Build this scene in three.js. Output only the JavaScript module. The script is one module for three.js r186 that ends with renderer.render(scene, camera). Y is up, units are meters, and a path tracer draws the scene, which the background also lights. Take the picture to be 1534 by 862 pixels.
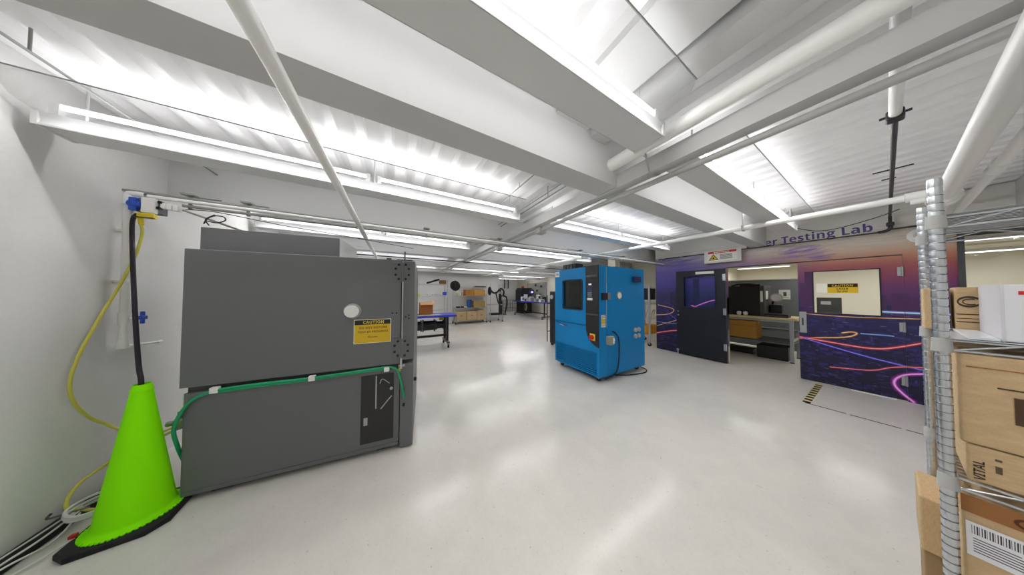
import * as THREE from 'three';
import { RoundedBoxGeometry } from 'three/addons/geometries/RoundedBoxGeometry.js';
import { mergeGeometries } from 'three/addons/utils/BufferGeometryUtils.js';
import { RectAreaLightUniformsLib } from 'three/addons/lights/RectAreaLightUniformsLib.js';

// ---------- camera ----------
const scene = new THREE.Scene();
const D2R = Math.PI / 180, EYE = 1.53, FOCAL = 313, YAW = 29.2, PITCH = 1.35, ROLL = 0.13;
const camera = new THREE.PerspectiveCamera(2 * Math.atan(431 / FOCAL) / D2R, 1534 / 862, 0.05, 60);
camera.position.set(0, EYE, 0);
camera.rotation.set(PITCH * D2R, -YAW * D2R, ROLL * D2R, 'YXZ');
camera.updateMatrixWorld(true);
scene.add(camera);
// ---------- exposure ----------
const renderer = new THREE.WebGLRenderer({ antialias: true });
renderer.toneMapping = THREE.LinearToneMapping;
renderer.toneMappingExposure = 1.18;
renderer.shadowMap.enabled = true;
RectAreaLightUniformsLib.init();
scene.background = new THREE.Color(0x0c0c0d);
// strengths of the fluorescent fittings (radiance): towards the deck, towards the floor, glow of a tube
const LAMP_UP = 2.7, LAMP_DOWN = 150, LAMP_BACK = 34, TUBE_GLOW = 1.5, LAB_LAMP = 15;
const LAMP_TINT = new THREE.Color().setRGB(1.0, 0.995, 0.985);

// ---------- pixel -> place helpers (a pixel gives a ray, a known plane gives the distance) ----------
function ray(u, v) { return new THREE.Vector3(u - 767, 431 - v, -FOCAL).applyQuaternion(camera.quaternion); }
function onPlane(u, v, axis, val) {
  const d = ray(u, v), o = [0, EYE, 0], i = 'xyz'.indexOf(axis), t = (val - o[i]) / d[axis];
  return new THREE.Vector3(d.x * t, EYE + d.y * t, d.z * t);
}
const atX = (u, v, x) => onPlane(u, v, 'x', x), atY = (u, v, y) => onPlane(u, v, 'y', y), atZ = (u, v, z) => onPlane(u, v, 'z', z);

// ---------- small tools ----------
let seed = 7;
const rnd = () => { seed = (seed * 1664525 + 1013904223) >>> 0; return seed / 4294967296; };
const rr = (a, b) => a + (b - a) * rnd();
const V = (x, y, z) => new THREE.Vector3(x, y, z);
const used = {};
function numbered(n) { used[n] = (used[n] ?? -1) + 1; return used[n] ? `${n}_${String(used[n]).padStart(3, '0')}` : n; }
function flat(g) { return g.index ? g.toNonIndexed() : g; }
function merged(gs) {
  if (!Array.isArray(gs)) return gs;
  if (gs.length === 1) return gs[0];
  return mergeGeometries(gs.map((g) => { const f = flat(g); for (const k of Object.keys(f.attributes)) if (!['position', 'normal', 'uv'].includes(k)) f.deleteAttribute(k); return f; }));
}
function mesh(gs, mat) { const m = new THREE.Mesh(merged(gs), mat); m.castShadow = m.receiveShadow = true; return m; }
function thing(name, label, category, pos = [0, 0, 0], turn = 0, group) {
  const o = new THREE.Group(); o.name = numbered(name); o.position.set(...pos); o.rotation.y = turn;
  o.userData = { label, category }; if (group) o.userData.group = group;
  scene.add(o); return o;
}
function single(name, gs, mat, label, category, group) {
  const m = mesh(gs, mat); m.name = numbered(name); m.userData = { label, category }; if (group) m.userData.group = group;
  scene.add(m); return m;
}
function part(parent, name, gs, mat, label) { const m = mesh(gs, mat); m.name = name; if (label) m.userData.label = label; parent.add(m); return m; }
function each(parent, name, list, mat, label) { for (const g of list) part(parent, name, g, mat, label); }
function struct(name, gs, mat, label) { const m = mesh(gs, mat); m.name = numbered(name); m.userData = { kind: 'structure' }; if (label) m.userData.label = label; scene.add(m); return m; }
// box from min corner to max corner, uv in metres
function bx(x0, y0, z0, x1, y1, z1, r = 0) {
  const w = Math.abs(x1 - x0), h = Math.abs(y1 - y0), d = Math.abs(z1 - z0);
  const g = r ? new RoundedBoxGeometry(w, h, d, 2, Math.min(r, w / 2.01, h / 2.01, d / 2.01)) : new THREE.BoxGeometry(w, h, d);
  g.translate((x0 + x1) / 2, (y0 + y1) / 2, (z0 + z1) / 2);
  return r ? g : metreUV(g);
}
function metreUV(g) {
  const p = g.attributes.position, n = g.attributes.normal, uv = g.attributes.uv;
  for (let i = 0; i < p.count; i++) {
    const ax = Math.abs(n.getX(i)), ay = Math.abs(n.getY(i)), az = Math.abs(n.getZ(i));
    if (ax >= ay && ax >= az) uv.setXY(i, p.getZ(i), p.getY(i));
    else if (ay >= az) uv.setXY(i, p.getX(i), p.getZ(i));
    else uv.setXY(i, p.getX(i), p.getY(i));
  }
  return g;
}
function rod(a, b, r, seg = 12, r2 = r) {
  const d = b.clone().sub(a), g = new THREE.CylinderGeometry(r2, r, d.length(), seg);
  g.applyQuaternion(new THREE.Quaternion().setFromUnitVectors(V(0, 1, 0), d.clone().normalize()));
  const c = a.clone().add(b).multiplyScalar(0.5); g.translate(c.x, c.y, c.z); return g;
}
function hose(pts, r, n = 40, seg = 8) { return new THREE.TubeGeometry(new THREE.CatmullRomCurve3(pts, false, 'catmullrom', 0.5), n, r, seg); }
function disc(cx, cy, cz, r, t, axis = 'z', seg = 24) {
  const g = new THREE.CylinderGeometry(r, r, t, seg);
  if (axis === 'z') g.rotateX(Math.PI / 2); if (axis === 'x') g.rotateZ(Math.PI / 2);
  g.translate(cx, cy, cz); return g;
}
function panel(w, h, x, y, z, face) { // flat printed sheet facing +z, -x, -z or +x
  const g = new THREE.PlaneGeometry(w, h);
  if (face === '-x') g.rotateY(-Math.PI / 2); if (face === '+x') g.rotateY(Math.PI / 2); if (face === '-z') g.rotateY(Math.PI);
  g.translate(x, y, z); return g;
}
// ---------- textures ----------
function dataTex(w, h, fn, srgb = true) {
  const a = new Uint8Array(w * h * 4);
  for (let y = 0; y < h; y++) for (let x = 0; x < w; x++) { const c = fn(x, y), i = (y * w + x) * 4; a[i] = c[0]; a[i + 1] = c[1]; a[i + 2] = c[2]; a[i + 3] = c[3] ?? 255; }
  const t = new THREE.DataTexture(a, w, h); t.wrapS = t.wrapT = THREE.RepeatWrapping; t.magFilter = THREE.LinearFilter; t.minFilter = THREE.LinearMipmapLinearFilter; t.generateMipmaps = true;
  if (srgb) t.colorSpace = THREE.SRGBColorSpace; t.needsUpdate = true; return t;
}
function canvasTex(w, h, draw) {
  const c = document.createElement('canvas'); c.width = w; c.height = h; draw(c.getContext('2d'), w, h);
  const t = new THREE.CanvasTexture(c); t.colorSpace = THREE.SRGBColorSpace; t.anisotropy = 8; return t;
}
function tileNoise(n, cell) { // smooth tiling noise
  const k = n / cell, g = Array.from({ length: k * k }, rnd);
  return (x, y) => {
    const fx = ((x / cell) % k + k) % k, fy = ((y / cell) % k + k) % k, x0 = Math.floor(fx), y0 = Math.floor(fy), s = (t) => t * t * (3 - 2 * t), a = s(fx - x0), b = s(fy - y0);
    const q = (i, j) => g[((j + k) % k) * k + (i + k) % k];
    return (q(x0, y0) * (1 - a) + q(x0 + 1, y0) * a) * (1 - b) + (q(x0, y0 + 1) * (1 - a) + q(x0 + 1, y0 + 1) * a) * b;
  };
}
const S = (color, roughness = 0.6, metalness = 0, extra = {}) => new THREE.MeshStandardMaterial({ color, roughness, metalness, ...extra });

const fine = tileNoise(512, 4), mid = tileNoise(512, 32), big = tileNoise(512, 128);
const speck = new Uint8Array(1024 * 1024);
for (let i = 0; i < 2600; i++) { const x = Math.floor(rnd() * 1024), y = Math.floor(rnd() * 1024), s = rnd() < 0.12 ? 2 : 1, v = Math.floor(rr(8, 26)); for (let a = 0; a < s; a++) for (let b = 0; b < s; b++) speck[((y + b) % 1024) * 1024 + (x + a) % 1024] = v; }
for (let i = 0; i < 14; i++) { let x = rnd() * 1024, y = rnd() * 1024; const a = rnd() * 6.28; for (let k = 0; k < rr(4, 12); k++) { speck[(Math.floor(y) & 1023) * 1024 + (Math.floor(x) & 1023)] = 34; x += Math.cos(a); y += Math.sin(a); } }
const floorTex = dataTex(1024, 1024, (x, y) => { const n = (big(x / 2, y / 2) - 0.5) * 9 + (mid(x, y) - 0.5) * 5 + (fine(x, y) - 0.5) * 4 - speck[y * 1024 + x] * 1.6; return [219 + n, 216 + n, 209 + n * 0.9]; });
floorTex.repeat.set(0.28, 0.28);
const floorRough = dataTex(512, 512, (x, y) => { const v = 128 + (mid(x, y) - 0.5) * 40 + (big(x, y) - 0.5) * 50; return [v, v, v]; }, false);
floorRough.repeat.set(0.4, 0.4);
const wallTex = dataTex(512, 512, (x, y) => { const n = (big(x, y) - 0.5) * 6 + (fine(x, y) - 0.5) * 3; return [234 + n, 233 + n, 231 + n]; });
wallTex.repeat.set(0.5, 0.5);
const cardTex = dataTex(256, 256, (x, y) => { const n = (mid(x, y) - 0.5) * 14 + (fine(x * 2, y) - 0.5) * 10 + ((y >> 1) & 1 ? 2 : -2); return [200 + n, 172 + n, 132 + n * 0.8]; });
cardTex.repeat.set(3, 3);

const M = {
  floor: new THREE.MeshPhysicalMaterial({ color: 0xffffff, roughness: 0.36, specularIntensity: 0.55, map: floorTex, roughnessMap: floorRough }),
  wall: S(0xffffff, 0.7, 0, { map: wallTex }),
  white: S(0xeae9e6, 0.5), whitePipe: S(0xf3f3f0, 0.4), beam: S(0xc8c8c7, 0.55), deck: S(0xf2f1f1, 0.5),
  cream: S(0xded9c6, 0.7), paper: S(0xf1f0ec, 0.8),
  conduit: S(0x9b9b98, 0.42, 0.5), darkSteel: S(0x3c3d40, 0.45, 0.5), steel: S(0xc9ccd0, 0.28, 0.9), steelDull: S(0xa9abad, 0.45, 0.7),
  black: S(0x141416, 0.5), rubber: S(0x1a1a1b, 0.8), softBlack: S(0x232326, 0.75),
  grey: S(0x6d6f70, 0.5, 0.05), greyDark: S(0x444648, 0.5, 0.1), greyLight: S(0xb4b4b1, 0.55), panelGrey: S(0x7b8084, 0.75),
  blue: new THREE.MeshPhysicalMaterial({ color: 0x0682c4, roughness: 0.45, specularIntensity: 0.5 }), blueDark: S(0x123a68, 0.5), navy: S(0x0c0f1c, 0.5), benchBlue: S(0x2a39b8, 0.4), binBlue: S(0x1f4f9c, 0.5),
  lime: new THREE.MeshPhysicalMaterial({ color: 0x92ff00, roughness: 0.7, specularIntensity: 0.3 }), green: S(0x14a06a, 0.4), yellow: S(0xe6cb22, 0.5), yellowHose: S(0xd8d25c, 0.5), valveBlue: S(0x2a58c8, 0.4),
  red: S(0xc8231c, 0.4), orange: S(0xe09a1c, 0.55), card: S(0xffffff, 0.85, 0, { map: cardTex }), cardDark: S(0x9c6a3c, 0.85), tan: S(0xdcc894, 0.6),
  tape: S(0xc9a468, 0.35), glassDark: new THREE.MeshPhysicalMaterial({ color: 0x1b211f, roughness: 0.06, clearcoat: 0.6 }),
  pane: new THREE.MeshPhysicalMaterial({ color: 0xffffff, roughness: 0.03, transmission: 1, thickness: 0, ior: 1.45 }),
  tube: S(0xffffff, 0.5, 0, { emissive: LAMP_TINT.clone(), emissiveIntensity: TUBE_GLOW }),
};
// ================= the room =================
const XL = -1.9, XM = 6.33, XR = 9.2, ZN = 3.4, ZF = -10.55, ZFF = -15.5, DECK = 2.85;
struct('floor', bx(-2.2, -0.12, ZFF - 0.3, 12.9, 0, ZN + 0.3), M.floor, 'glossy pale beige seamless floor with small specks');
struct('wall_side', bx(XL - 0.2, 0, ZF - 0.2, XL, 3.1, ZN + 0.2), M.wall, 'plain white painted wall beside the traffic cone');
struct('wall_rear', bx(XL - 0.2, 0, ZN, 12.7, 3.1, ZN + 0.2), M.wall);
struct('wall_end', bx(XL - 0.2, 0, ZF - 0.2, 5.05, 3.1, ZF), M.wall, 'white end wall behind the wire racks');
struct('wall_return', bx(4.85, 0, ZFF - 0.2, 5.05, 3.1, ZF - 0.2), M.wall);
struct('wall_far_end', bx(4.85, 0, ZFF - 0.2, XR + 0.2, 3.1, ZFF), M.wall);
struct('wall_alcove', bx(XR, 0, ZFF, XR + 0.2, 3.1, -3.12), M.cream);
struct('wall_partition', bx(XM + 0.12, 0, -3.12, 12.7, 3.1, -3.0), M.cream);
struct('wall_lab', bx(12.5, 0, -3.0, 12.7, 3.1, ZN), M.cream, 'cream back wall inside the laser lab');

// corrugated metal deck: flutes run along z
(function deck() {
  const pitch = 0.2, x0 = -2.1, x1 = 12.7, shape = new THREE.Shape(), hi = DECK + 0.05, lo = DECK;
  shape.moveTo(x0, hi + 0.2);
  shape.lineTo(x0, hi);
  for (let x = x0; x < x1 - 0.01; x += pitch) { shape.lineTo(x + 0.055, hi); shape.lineTo(x + 0.08, lo); shape.lineTo(x + 0.175, lo); shape.lineTo(x + 0.2, hi); }
  shape.lineTo(x1, hi + 0.2);
  const g = new THREE.ExtrudeGeometry(shape, { depth: ZN - ZFF + 0.4, bevelEnabled: false }); g.translate(0, 0, ZFF - 0.2);
  struct('ceiling', g, M.deck, 'white painted corrugated metal roof deck');
})();
struct('ceiling_lab', bx(XM + 0.12, 2.62, -3.0, 12.5, 2.68, ZN), M.cream);
// white beams across the room
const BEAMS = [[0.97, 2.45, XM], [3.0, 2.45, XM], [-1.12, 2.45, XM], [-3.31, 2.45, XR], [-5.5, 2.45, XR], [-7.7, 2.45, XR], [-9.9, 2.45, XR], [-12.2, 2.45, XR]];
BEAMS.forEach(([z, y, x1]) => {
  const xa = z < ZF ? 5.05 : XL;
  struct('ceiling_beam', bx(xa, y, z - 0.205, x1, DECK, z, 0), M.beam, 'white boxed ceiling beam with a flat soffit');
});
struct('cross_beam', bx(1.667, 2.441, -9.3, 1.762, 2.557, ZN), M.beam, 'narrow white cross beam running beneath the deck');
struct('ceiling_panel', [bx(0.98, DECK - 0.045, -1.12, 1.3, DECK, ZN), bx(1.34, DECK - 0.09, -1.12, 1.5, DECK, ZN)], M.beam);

// ---------- the printed mural wall ----------
const MZ0 = -3.12, MZ1 = 1.2, MH = 2.85;
function wallPt(u, v) { const p = atX(u, v, XM); return [p.z, p.y]; }
const muralTex = canvasTex(2048, 1351, (c, W, H) => {
  const k = W / (MZ1 - MZ0), X = (z) => (z - MZ0) * k, Y = (y) => (MH - y) * k;
  const P = (u, v) => { const [z, y] = wallPt(u, v); return [X(z), Y(y)]; };
  const vg = (y0, y1, stops) => { const g = c.createLinearGradient(0, Y(y0), 0, Y(y1)); stops.forEach(([t, s]) => g.addColorStop(t, s)); return g; };
  c.fillStyle = '#dcdad4'; c.fillRect(0, 0, W, H);
  // printed sunset sky: violet over the city on one side, rose and orange on the other
  c.fillStyle = vg(2.46, 1.3, [[0, '#8f86b4'], [0.12, '#7a70b0'], [0.35, '#54499c'], [0.6, '#453a90'], [0.85, '#2c2864'], [1, '#231d4c']]); c.fillRect(0, Y(2.46), W, Y(1.3) - Y(2.46));
  for (let x = 0; x < W; x += 4) {
    const z = MZ0 + x / k, t = Math.min(1, Math.max(0, (z + 1.35) / 0.9));
    if (t <= 0) continue;
    c.globalAlpha = t; c.fillStyle = vg(2.5, 1.25, [[0, '#d6cdbb'], [0.2, '#cbb9a4'], [0.34, '#b5785c'], [0.46, '#9c4f55'], [0.62, '#7c355f'], [0.8, '#56296b'], [1, '#2a1c56']]); c.fillRect(x, Y(2.5), 4.5, Y(1.25) - Y(2.5));
  }
  c.globalAlpha = 1;
  // pale cream cloud bank over the doorway
  for (let x = 0; x < W; x += 4) {
    const z = MZ0 + x / k, t = Math.min(1, Math.max(0, (z + 2.5) / 0.9));
    if (t <= 0) continue;
    c.globalAlpha = t * 0.85; c.fillStyle = vg(2.5, 2.0, [[0, 'rgba(216,208,194,1)'], [0.45, 'rgba(206,190,170,1)'], [0.8, 'rgba(190,150,130,0.5)'], [1, 'rgba(180,130,120,0)']]); c.fillRect(x, Y(2.5), 4.5, Y(2.0) - Y(2.5));
  }
  c.globalAlpha = 1;
  // soft ragged clouds fading into the white wall
  for (let i = 0; i < 420; i++) {
    const z = rr(MZ0, MZ1), y = 2.4 + rr(-0.16, 0.12) + (z > -1 ? 0.02 : 0.03), w = rr(0.1, 0.45) * k, h = rr(0.01, 0.035) * k;
    c.fillStyle = ['rgba(222,218,210,0.25)', 'rgba(206,196,178,0.22)', 'rgba(150,138,180,0.12)', 'rgba(219,214,204,0.3)'][i % 4];
    if (y < 2.36 && i % 4 === 3) continue;
    c.beginPath(); c.ellipse(X(z), Y(y), w / 2, h / 2, rr(-0.1, 0.02), 0, 6.3); c.fill();
  }
  for (let i = 0; i < 60; i++) { const [x, y] = P(1170 + rnd() * 62, 368 + rnd() * 20); c.fillStyle = 'rgba(104,72,170,0.16)'; c.beginPath(); c.ellipse(x, y, rr(20, 70), rr(4, 11), -0.1, 0, 6.3); c.fill(); }
  for (let i = 0; i < 50; i++) { c.fillStyle = i % 2 ? 'rgba(160,140,190,0.12)' : 'rgba(90,80,160,0.14)'; c.beginPath(); c.ellipse(X(rr(-3.1, -1.5)), Y(rr(1.9, 2.4)), rr(60, 160), rr(6, 18), -0.08, 0, 6.3); c.fill(); }
  // city blocks, printed dark
  c.fillStyle = vg(1.36, 0, [[0, '#241d4e'], [0.25, '#1d1a52'], [0.6, '#17143f'], [1, '#120f30']]); c.fillRect(0, Y(1.36), W, Y(0) - Y(1.36));
  const tower = (z, w, top, col) => { c.fillStyle = col; c.fillRect(X(z), Y(top), w * k, Y(1.2) - Y(top)); };
  for (let z = MZ0; z < MZ1; z += rr(0.05, 0.12)) tower(z, rr(0.04, 0.14), 1.36 + rr(0, 0.14), z > -0.8 ? '#43214f' : '#2a2560');
  [[1205, 408, 14], [1198, 424, 24], [1335, 440, 18], [1360, 446, 12]].forEach(([u, v, w]) => { const [z, y] = wallPt(u, v); tower(z, w * 0.0065, y, '#4a2056'); });
  [[1004, 438, 9], [1012, 432, 8], [1038, 418, 10]].forEach(([u, v, w]) => { const [z, y] = wallPt(u, v); tower(z, w * 0.012, y, '#211d4a'); });
  for (let i = 0; i < 2100; i++) {
    const z = rr(MZ0, MZ1), y = rr(0.02, 1.32), bl = rnd();
    c.fillStyle = bl < 0.5 ? 'rgba(56,46,128,0.5)' : bl < 0.7 ? 'rgba(14,10,44,0.45)' : bl < 0.92 ? 'rgba(104,84,176,0.38)' : 'rgba(206,192,226,0.42)';
    const w = rr(4, bl < 0.75 ? 46 : 26), h = rr(2, bl < 0.75 ? 26 : 5); c.fillRect(X(z), Y(y), w, h);
  }
  // long-exposure traffic trails
  const trail = (pts, w, cols) => {
    const q = pts.map(([u, v]) => P(u, v));
    cols.forEach(([col, f]) => {
      c.strokeStyle = col; c.lineWidth = w * f; c.lineCap = 'round'; c.lineJoin = 'round'; c.beginPath(); c.moveTo(...q[0]);
      for (let i = 1; i < q.length - 1; i++) c.quadraticCurveTo(q[i][0], q[i][1], (q[i][0] + q[i + 1][0]) / 2, (q[i][1] + q[i + 1][1]) / 2);
      c.lineTo(...q[q.length - 1]); c.stroke();
    });
  };
  const red = [['rgba(210,30,60,0.4)', 3.2], ['#f0384c', 1.5], ['#ffc0b8', 0.6]], org = [['rgba(200,95,20,0.35)', 2.8], ['#e6943c', 1.3], ['#ffe6b0', 0.55]], mag = [['rgba(200,40,200,0.4)', 3.2], ['#e64ade', 1.6], ['#ffd4fa', 0.7]], vio = [['rgba(80,60,240,0.4)', 2.8], ['#5f4df0', 1.3], ['#b8b0ff', 0.5]], wht = [['rgba(90,140,230,0.4)', 3], ['#8db7ee', 1.6], ['#f4f8ff', 0.6]];
  trail([[986, 457], [1000, 460], [1012, 464], [1004, 471], [985, 472], [970, 472]], 6, org);
  trail([[984, 488], [1000, 484], [1016, 479]], 5, org); trail([[983, 482], [1016, 486]], 3, wht.slice(0, 2));
  trail([[983, 499], [1000, 496], [1020, 495], [1040, 497]], 9, red); trail([[1000, 470], [1008, 474], [1014, 480]], 3, vio);
  trail([[1040, 460], [1060, 452], [1070, 450]], 6, mag); trail([[1036, 458], [1060, 466], [1074, 476]], 8, mag);
  trail([[1194, 507], [1230, 506], [1270, 506], [1287, 500], [1276, 497], [1262, 499]], 7, org);
  trail([[1194, 504], [1250, 514], [1310, 524], [1345, 521], [1395, 512], [1440, 506]], 8, red);
  trail([[1205, 507], [1280, 530], [1340, 545], [1395, 558], [1440, 566]], 6, vio);
  trail([[1244, 550], [1275, 553], [1310, 556], [1340, 549], [1395, 552], [1440, 548]], 5, red);
  trail([[1394, 561], [1362, 560], [1342, 566], [1338, 576], [1352, 590], [1369, 603]], 9, mag);
  trail([[1300, 466], [1350, 469], [1440, 472]], 8, wht); trail([[1206, 470], [1260, 475], [1330, 477], [1440, 480]], 4, org);
  trail([[1290, 500], [1330, 503], [1338, 504]], 4, wht.slice(0, 2));
  // lettering across the top
  c.fillStyle = '#43357f'; const [tx, ty] = [X(-1.40), Y(2.445)]; c.font = 'bold 78px sans-serif'; c.textBaseline = 'alphabetic';
  const tw = c.measureText('Laser Testing Lab').width; c.save(); c.translate(tx, ty); c.rotate(-0.022); c.scale((1.33 * k) / tw, 1.05); c.fillText('Laser Testing Lab', 0, 0); c.restore();
});
muralTex.wrapS = muralTex.wrapT = THREE.ClampToEdgeWrapping; muralTex.repeat.set(1 / (MZ1 - MZ0), 1 / MH); muralTex.offset.set(-MZ0 / (MZ1 - MZ0), 0);
M.mural = S(0xffffff, 0.45, 0, { map: muralTex });
const DO0 = -1.70, DO1 = 0.125, DOH = 2.09, W20 = 0.5, W21 = 0.86, W2B = 1.5, W2T = 2.27;
function muralLayer(x0, x1, mat, name, label) {
  struct(name, [bx(x0, 0, MZ0, x1, DECK, DO0), bx(x0, DOH, DO0, x1, DECK, DO1), bx(x0, 0, DO1, x1, DECK, W20), bx(x0, 0, W20, x1, W2B, W21), bx(x0, W2T, W20, x1, DECK, W21), bx(x0, 0, W21, x1, DECK, ZN)], mat, label);
}
muralLayer(XM, XM + 0.03, M.mural, 'wall_mural', 'wall printed with a violet night city and light trails');
muralLayer(XM + 0.03, XM + 0.12, M.cream, 'wall_mural_backing', 'cream painted inner layer of the partition wall');
// window beyond the wire rack
(function () {
  const w = struct('window_1', [bx(XM - 0.02, W2B - 0.04, W20 - 0.04, XM + 0.1, W2B, W21 + 0.04), bx(XM - 0.02, W2T, W20 - 0.04, XM + 0.1, W2T + 0.04, W21 + 0.04), bx(XM - 0.02, W2B, W20 - 0.04, XM + 0.1, W2T, W20), bx(XM - 0.02, W2B, W21, XM + 0.1, W2T, W21 + 0.04)], M.greyDark, 'small window with dark frame beyond the wire rack');
  part(w, 'pane', bx(XM + 0.04, W2B, W20, XM + 0.046, W2T, W21), M.pane);
})();
// leaf frame with an opening
const leafGeo = (x0, x1, z0, z1, y0, y1, wz0, wz1, wy0, wy1) => [bx(x0, y0, z0, x1, y1, wz0), bx(x0, y0, wz1, x1, y1, z1), bx(x0, y0, wz0, x1, wy0, wz1), bx(x0, wy1, wz0, x1, y1, wz1)];
(function openLeaf() {
  const x0 = 6.235, x1 = 6.28, d = struct('door_1', leafGeo(x0, x1, -2.6, -1.69, 0.015, 2.062, -2.44, -1.86, 1.19, 1.925), M.navy, 'dark navy door leaf folded open against the mural');
  part(d, 'pane', bx(x0 + 0.018, 1.19, -2.44, x0 + 0.026, 1.925, -1.86), M.pane);
  const b = [[-2.452, 1.178, -1.848, 1.19], [-2.452, 1.925, -1.848, 1.937], [-2.452, 1.19, -2.44, 1.925], [-1.86, 1.19, -1.848, 1.925]].map(([z0, y0, z1, y1]) => bx(x0 - 0.008, y0, z0, x0, y1, z1));
  part(d, 'glazing_bead', b, M.black);
  for (const y of [0.28, 1.05, 1.8]) part(d, 'hinge', [bx(x0 - 0.012, y, -1.735, x0, y + 0.14, -1.70), disc(x0 - 0.008, y + 0.07, -1.695, 0.011, 0.15, 'y', 10)], M.steel, 'silver door hinge');
  part(d, 'closer_plate', bx(x0 - 0.02, 1.965, -2.2, x0, 2.025, -1.87, 0.006), M.paper, 'white plate near the top of the door');
  part(d, 'latch', [disc(x0 - 0.01, 0.98, -2.56, 0.015, 0.02, 'x', 12), disc(x0 - 0.01, 1.07, -2.56, 0.012, 0.02, 'x', 12)], M.steelDull);
  part(d, 'door_stop', [rod(V(x0 - 0.015, 0.015, -2.575), V(x0 - 0.015, 0.13, -2.575), 0.012, 8), bx(x0 - 0.03, 0.09, -2.595, x0, 0.13, -2.555)], M.steel);
})();
(function printedLeaf() {
  const x0 = XM - 0.004, x1 = XM + 0.042, d = struct('door_2', leafGeo(x0, x1, -0.77, 0.1235, 0.012, 2.075, -0.61, -0.045, 1.195, 1.895), M.mural, 'closed door leaf covered with the printed mural');
  part(d, 'pane', bx(x0 + 0.02, 1.195, -0.61, x0 + 0.027, 1.895, -0.045), M.pane);
  part(d, 'glazing_bead', [[-0.622, 1.183, -0.033, 1.195], [-0.622, 1.895, -0.033, 1.907], [-0.622, 1.195, -0.61, 1.895], [-0.045, 1.195, -0.033, 1.895]].map(([z0, y0, z1, y1]) => bx(x0 - 0.008, y0, z0, x0, y1, z1)), M.navy);
  for (const y of [0.22, 0.98, 1.78]) part(d, 'hinge', [bx(x0 - 0.01, y, 0.085, x0, y + 0.13, 0.115), disc(x0 - 0.008, y + 0.065, 0.12, 0.011, 0.14, 'y', 10)], M.steelDull, 'silver door hinge');
  const lp = part(d, 'lock_plate', bx(x0 - 0.008, 0.83, -0.765, x0, 1.2, -0.69, 0.003), M.steelDull, 'brushed metal push plate');
  part(lp, 'pull_slot', bx(x0 - 0.014, 0.96, -0.738, x0 - 0.007, 1.09, -0.72, 0.003), M.greyDark);
  const sign = canvasTex(256, 128, (c, W, H) => {
    c.fillStyle = '#e6bf1c'; c.fillRect(0, 0, W, H); c.fillStyle = '#151515'; c.fillRect(4, 4, W - 8, 44); c.textAlign = 'center'; c.textBaseline = 'middle';
    c.fillStyle = '#e6bf1c'; c.font = 'bold 40px sans-serif'; c.fillText('CAUTION', W / 2, 28); c.fillStyle = '#1a1a1a'; c.font = 'bold 34px sans-serif'; c.fillText('LASER', W / 2, 72); c.font = 'bold 28px sans-serif'; c.fillText('IN USE', W / 2, 106);
  });
  part(d, 'warning_sign', panel(0.27, 0.155, x0 + 0.012, 1.61, -0.345, '-x'), S(0xffffff, 0.6, 0, { map: sign }), 'yellow laser caution sign on the glass');
})();
struct('trim_1', [bx(XM - 0.012, 0, DO0 - 0.03, XM + 0.12, DOH + 0.03, DO0), bx(XM - 0.012, DOH, DO0, XM + 0.12, DOH + 0.03, DO1)], M.mural, 'door frame of the laser lab double doorway');
struct('trim_2', [bx(XM + 0.01, DOH - 0.012, DO0, XM + 0.1, DOH, DO1)], M.greyDark, 'dark header strip above the double doorway');
// ================= lamps =================
const perf = dataTex(64, 64, (x, y) => { const px = (x % 32) - 16, py = (y % 32) - 16, d = Math.min(Math.hypot(px, py), Math.hypot(Math.abs(px) - 16, Math.abs(py) - 16)); const v = d < 9.0 ? 0 : 255; return [v, v, v]; }, false);
perf.repeat.set(110, 110);
M.mesh = S(0xe2e3e6, 0.45, 0.2, { alphaMap: perf, transparent: true, side: THREE.DoubleSide });
M.lampPan = S(0xdcdcdb, 0.45, 0.1);
const wingPts = [[0.004, 0.075], [0.03, 0.082], [0.06, 0.086], [0.095, 0.097], [0.122, 0.125], [0.14, 0.155], [0.155, 0.185], [0.166, 0.212]];
function sheet(prof, L, uvOn) { // curved sheet along x through a (z,y) profile
  const pos = [], uv = [], idx = []; let s = 0;
  prof.forEach(([z, y], i) => { if (i) s += Math.hypot(z - prof[i - 1][0], y - prof[i - 1][1]); pos.push(0, y, z, L, y, z); uv.push(0, s, L, s); if (i) { const a = 2 * i; idx.push(a - 2, a - 1, a, a - 1, a + 1, a); } });
  const g = new THREE.BufferGeometry(); g.setAttribute('position', new THREE.Float32BufferAttribute(pos, 3)); g.setAttribute('uv', new THREE.Float32BufferAttribute(uv, 2)); g.setIndex(idx); g.computeVertexNormals(); return g;
}
const LY = 2.5;
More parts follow.
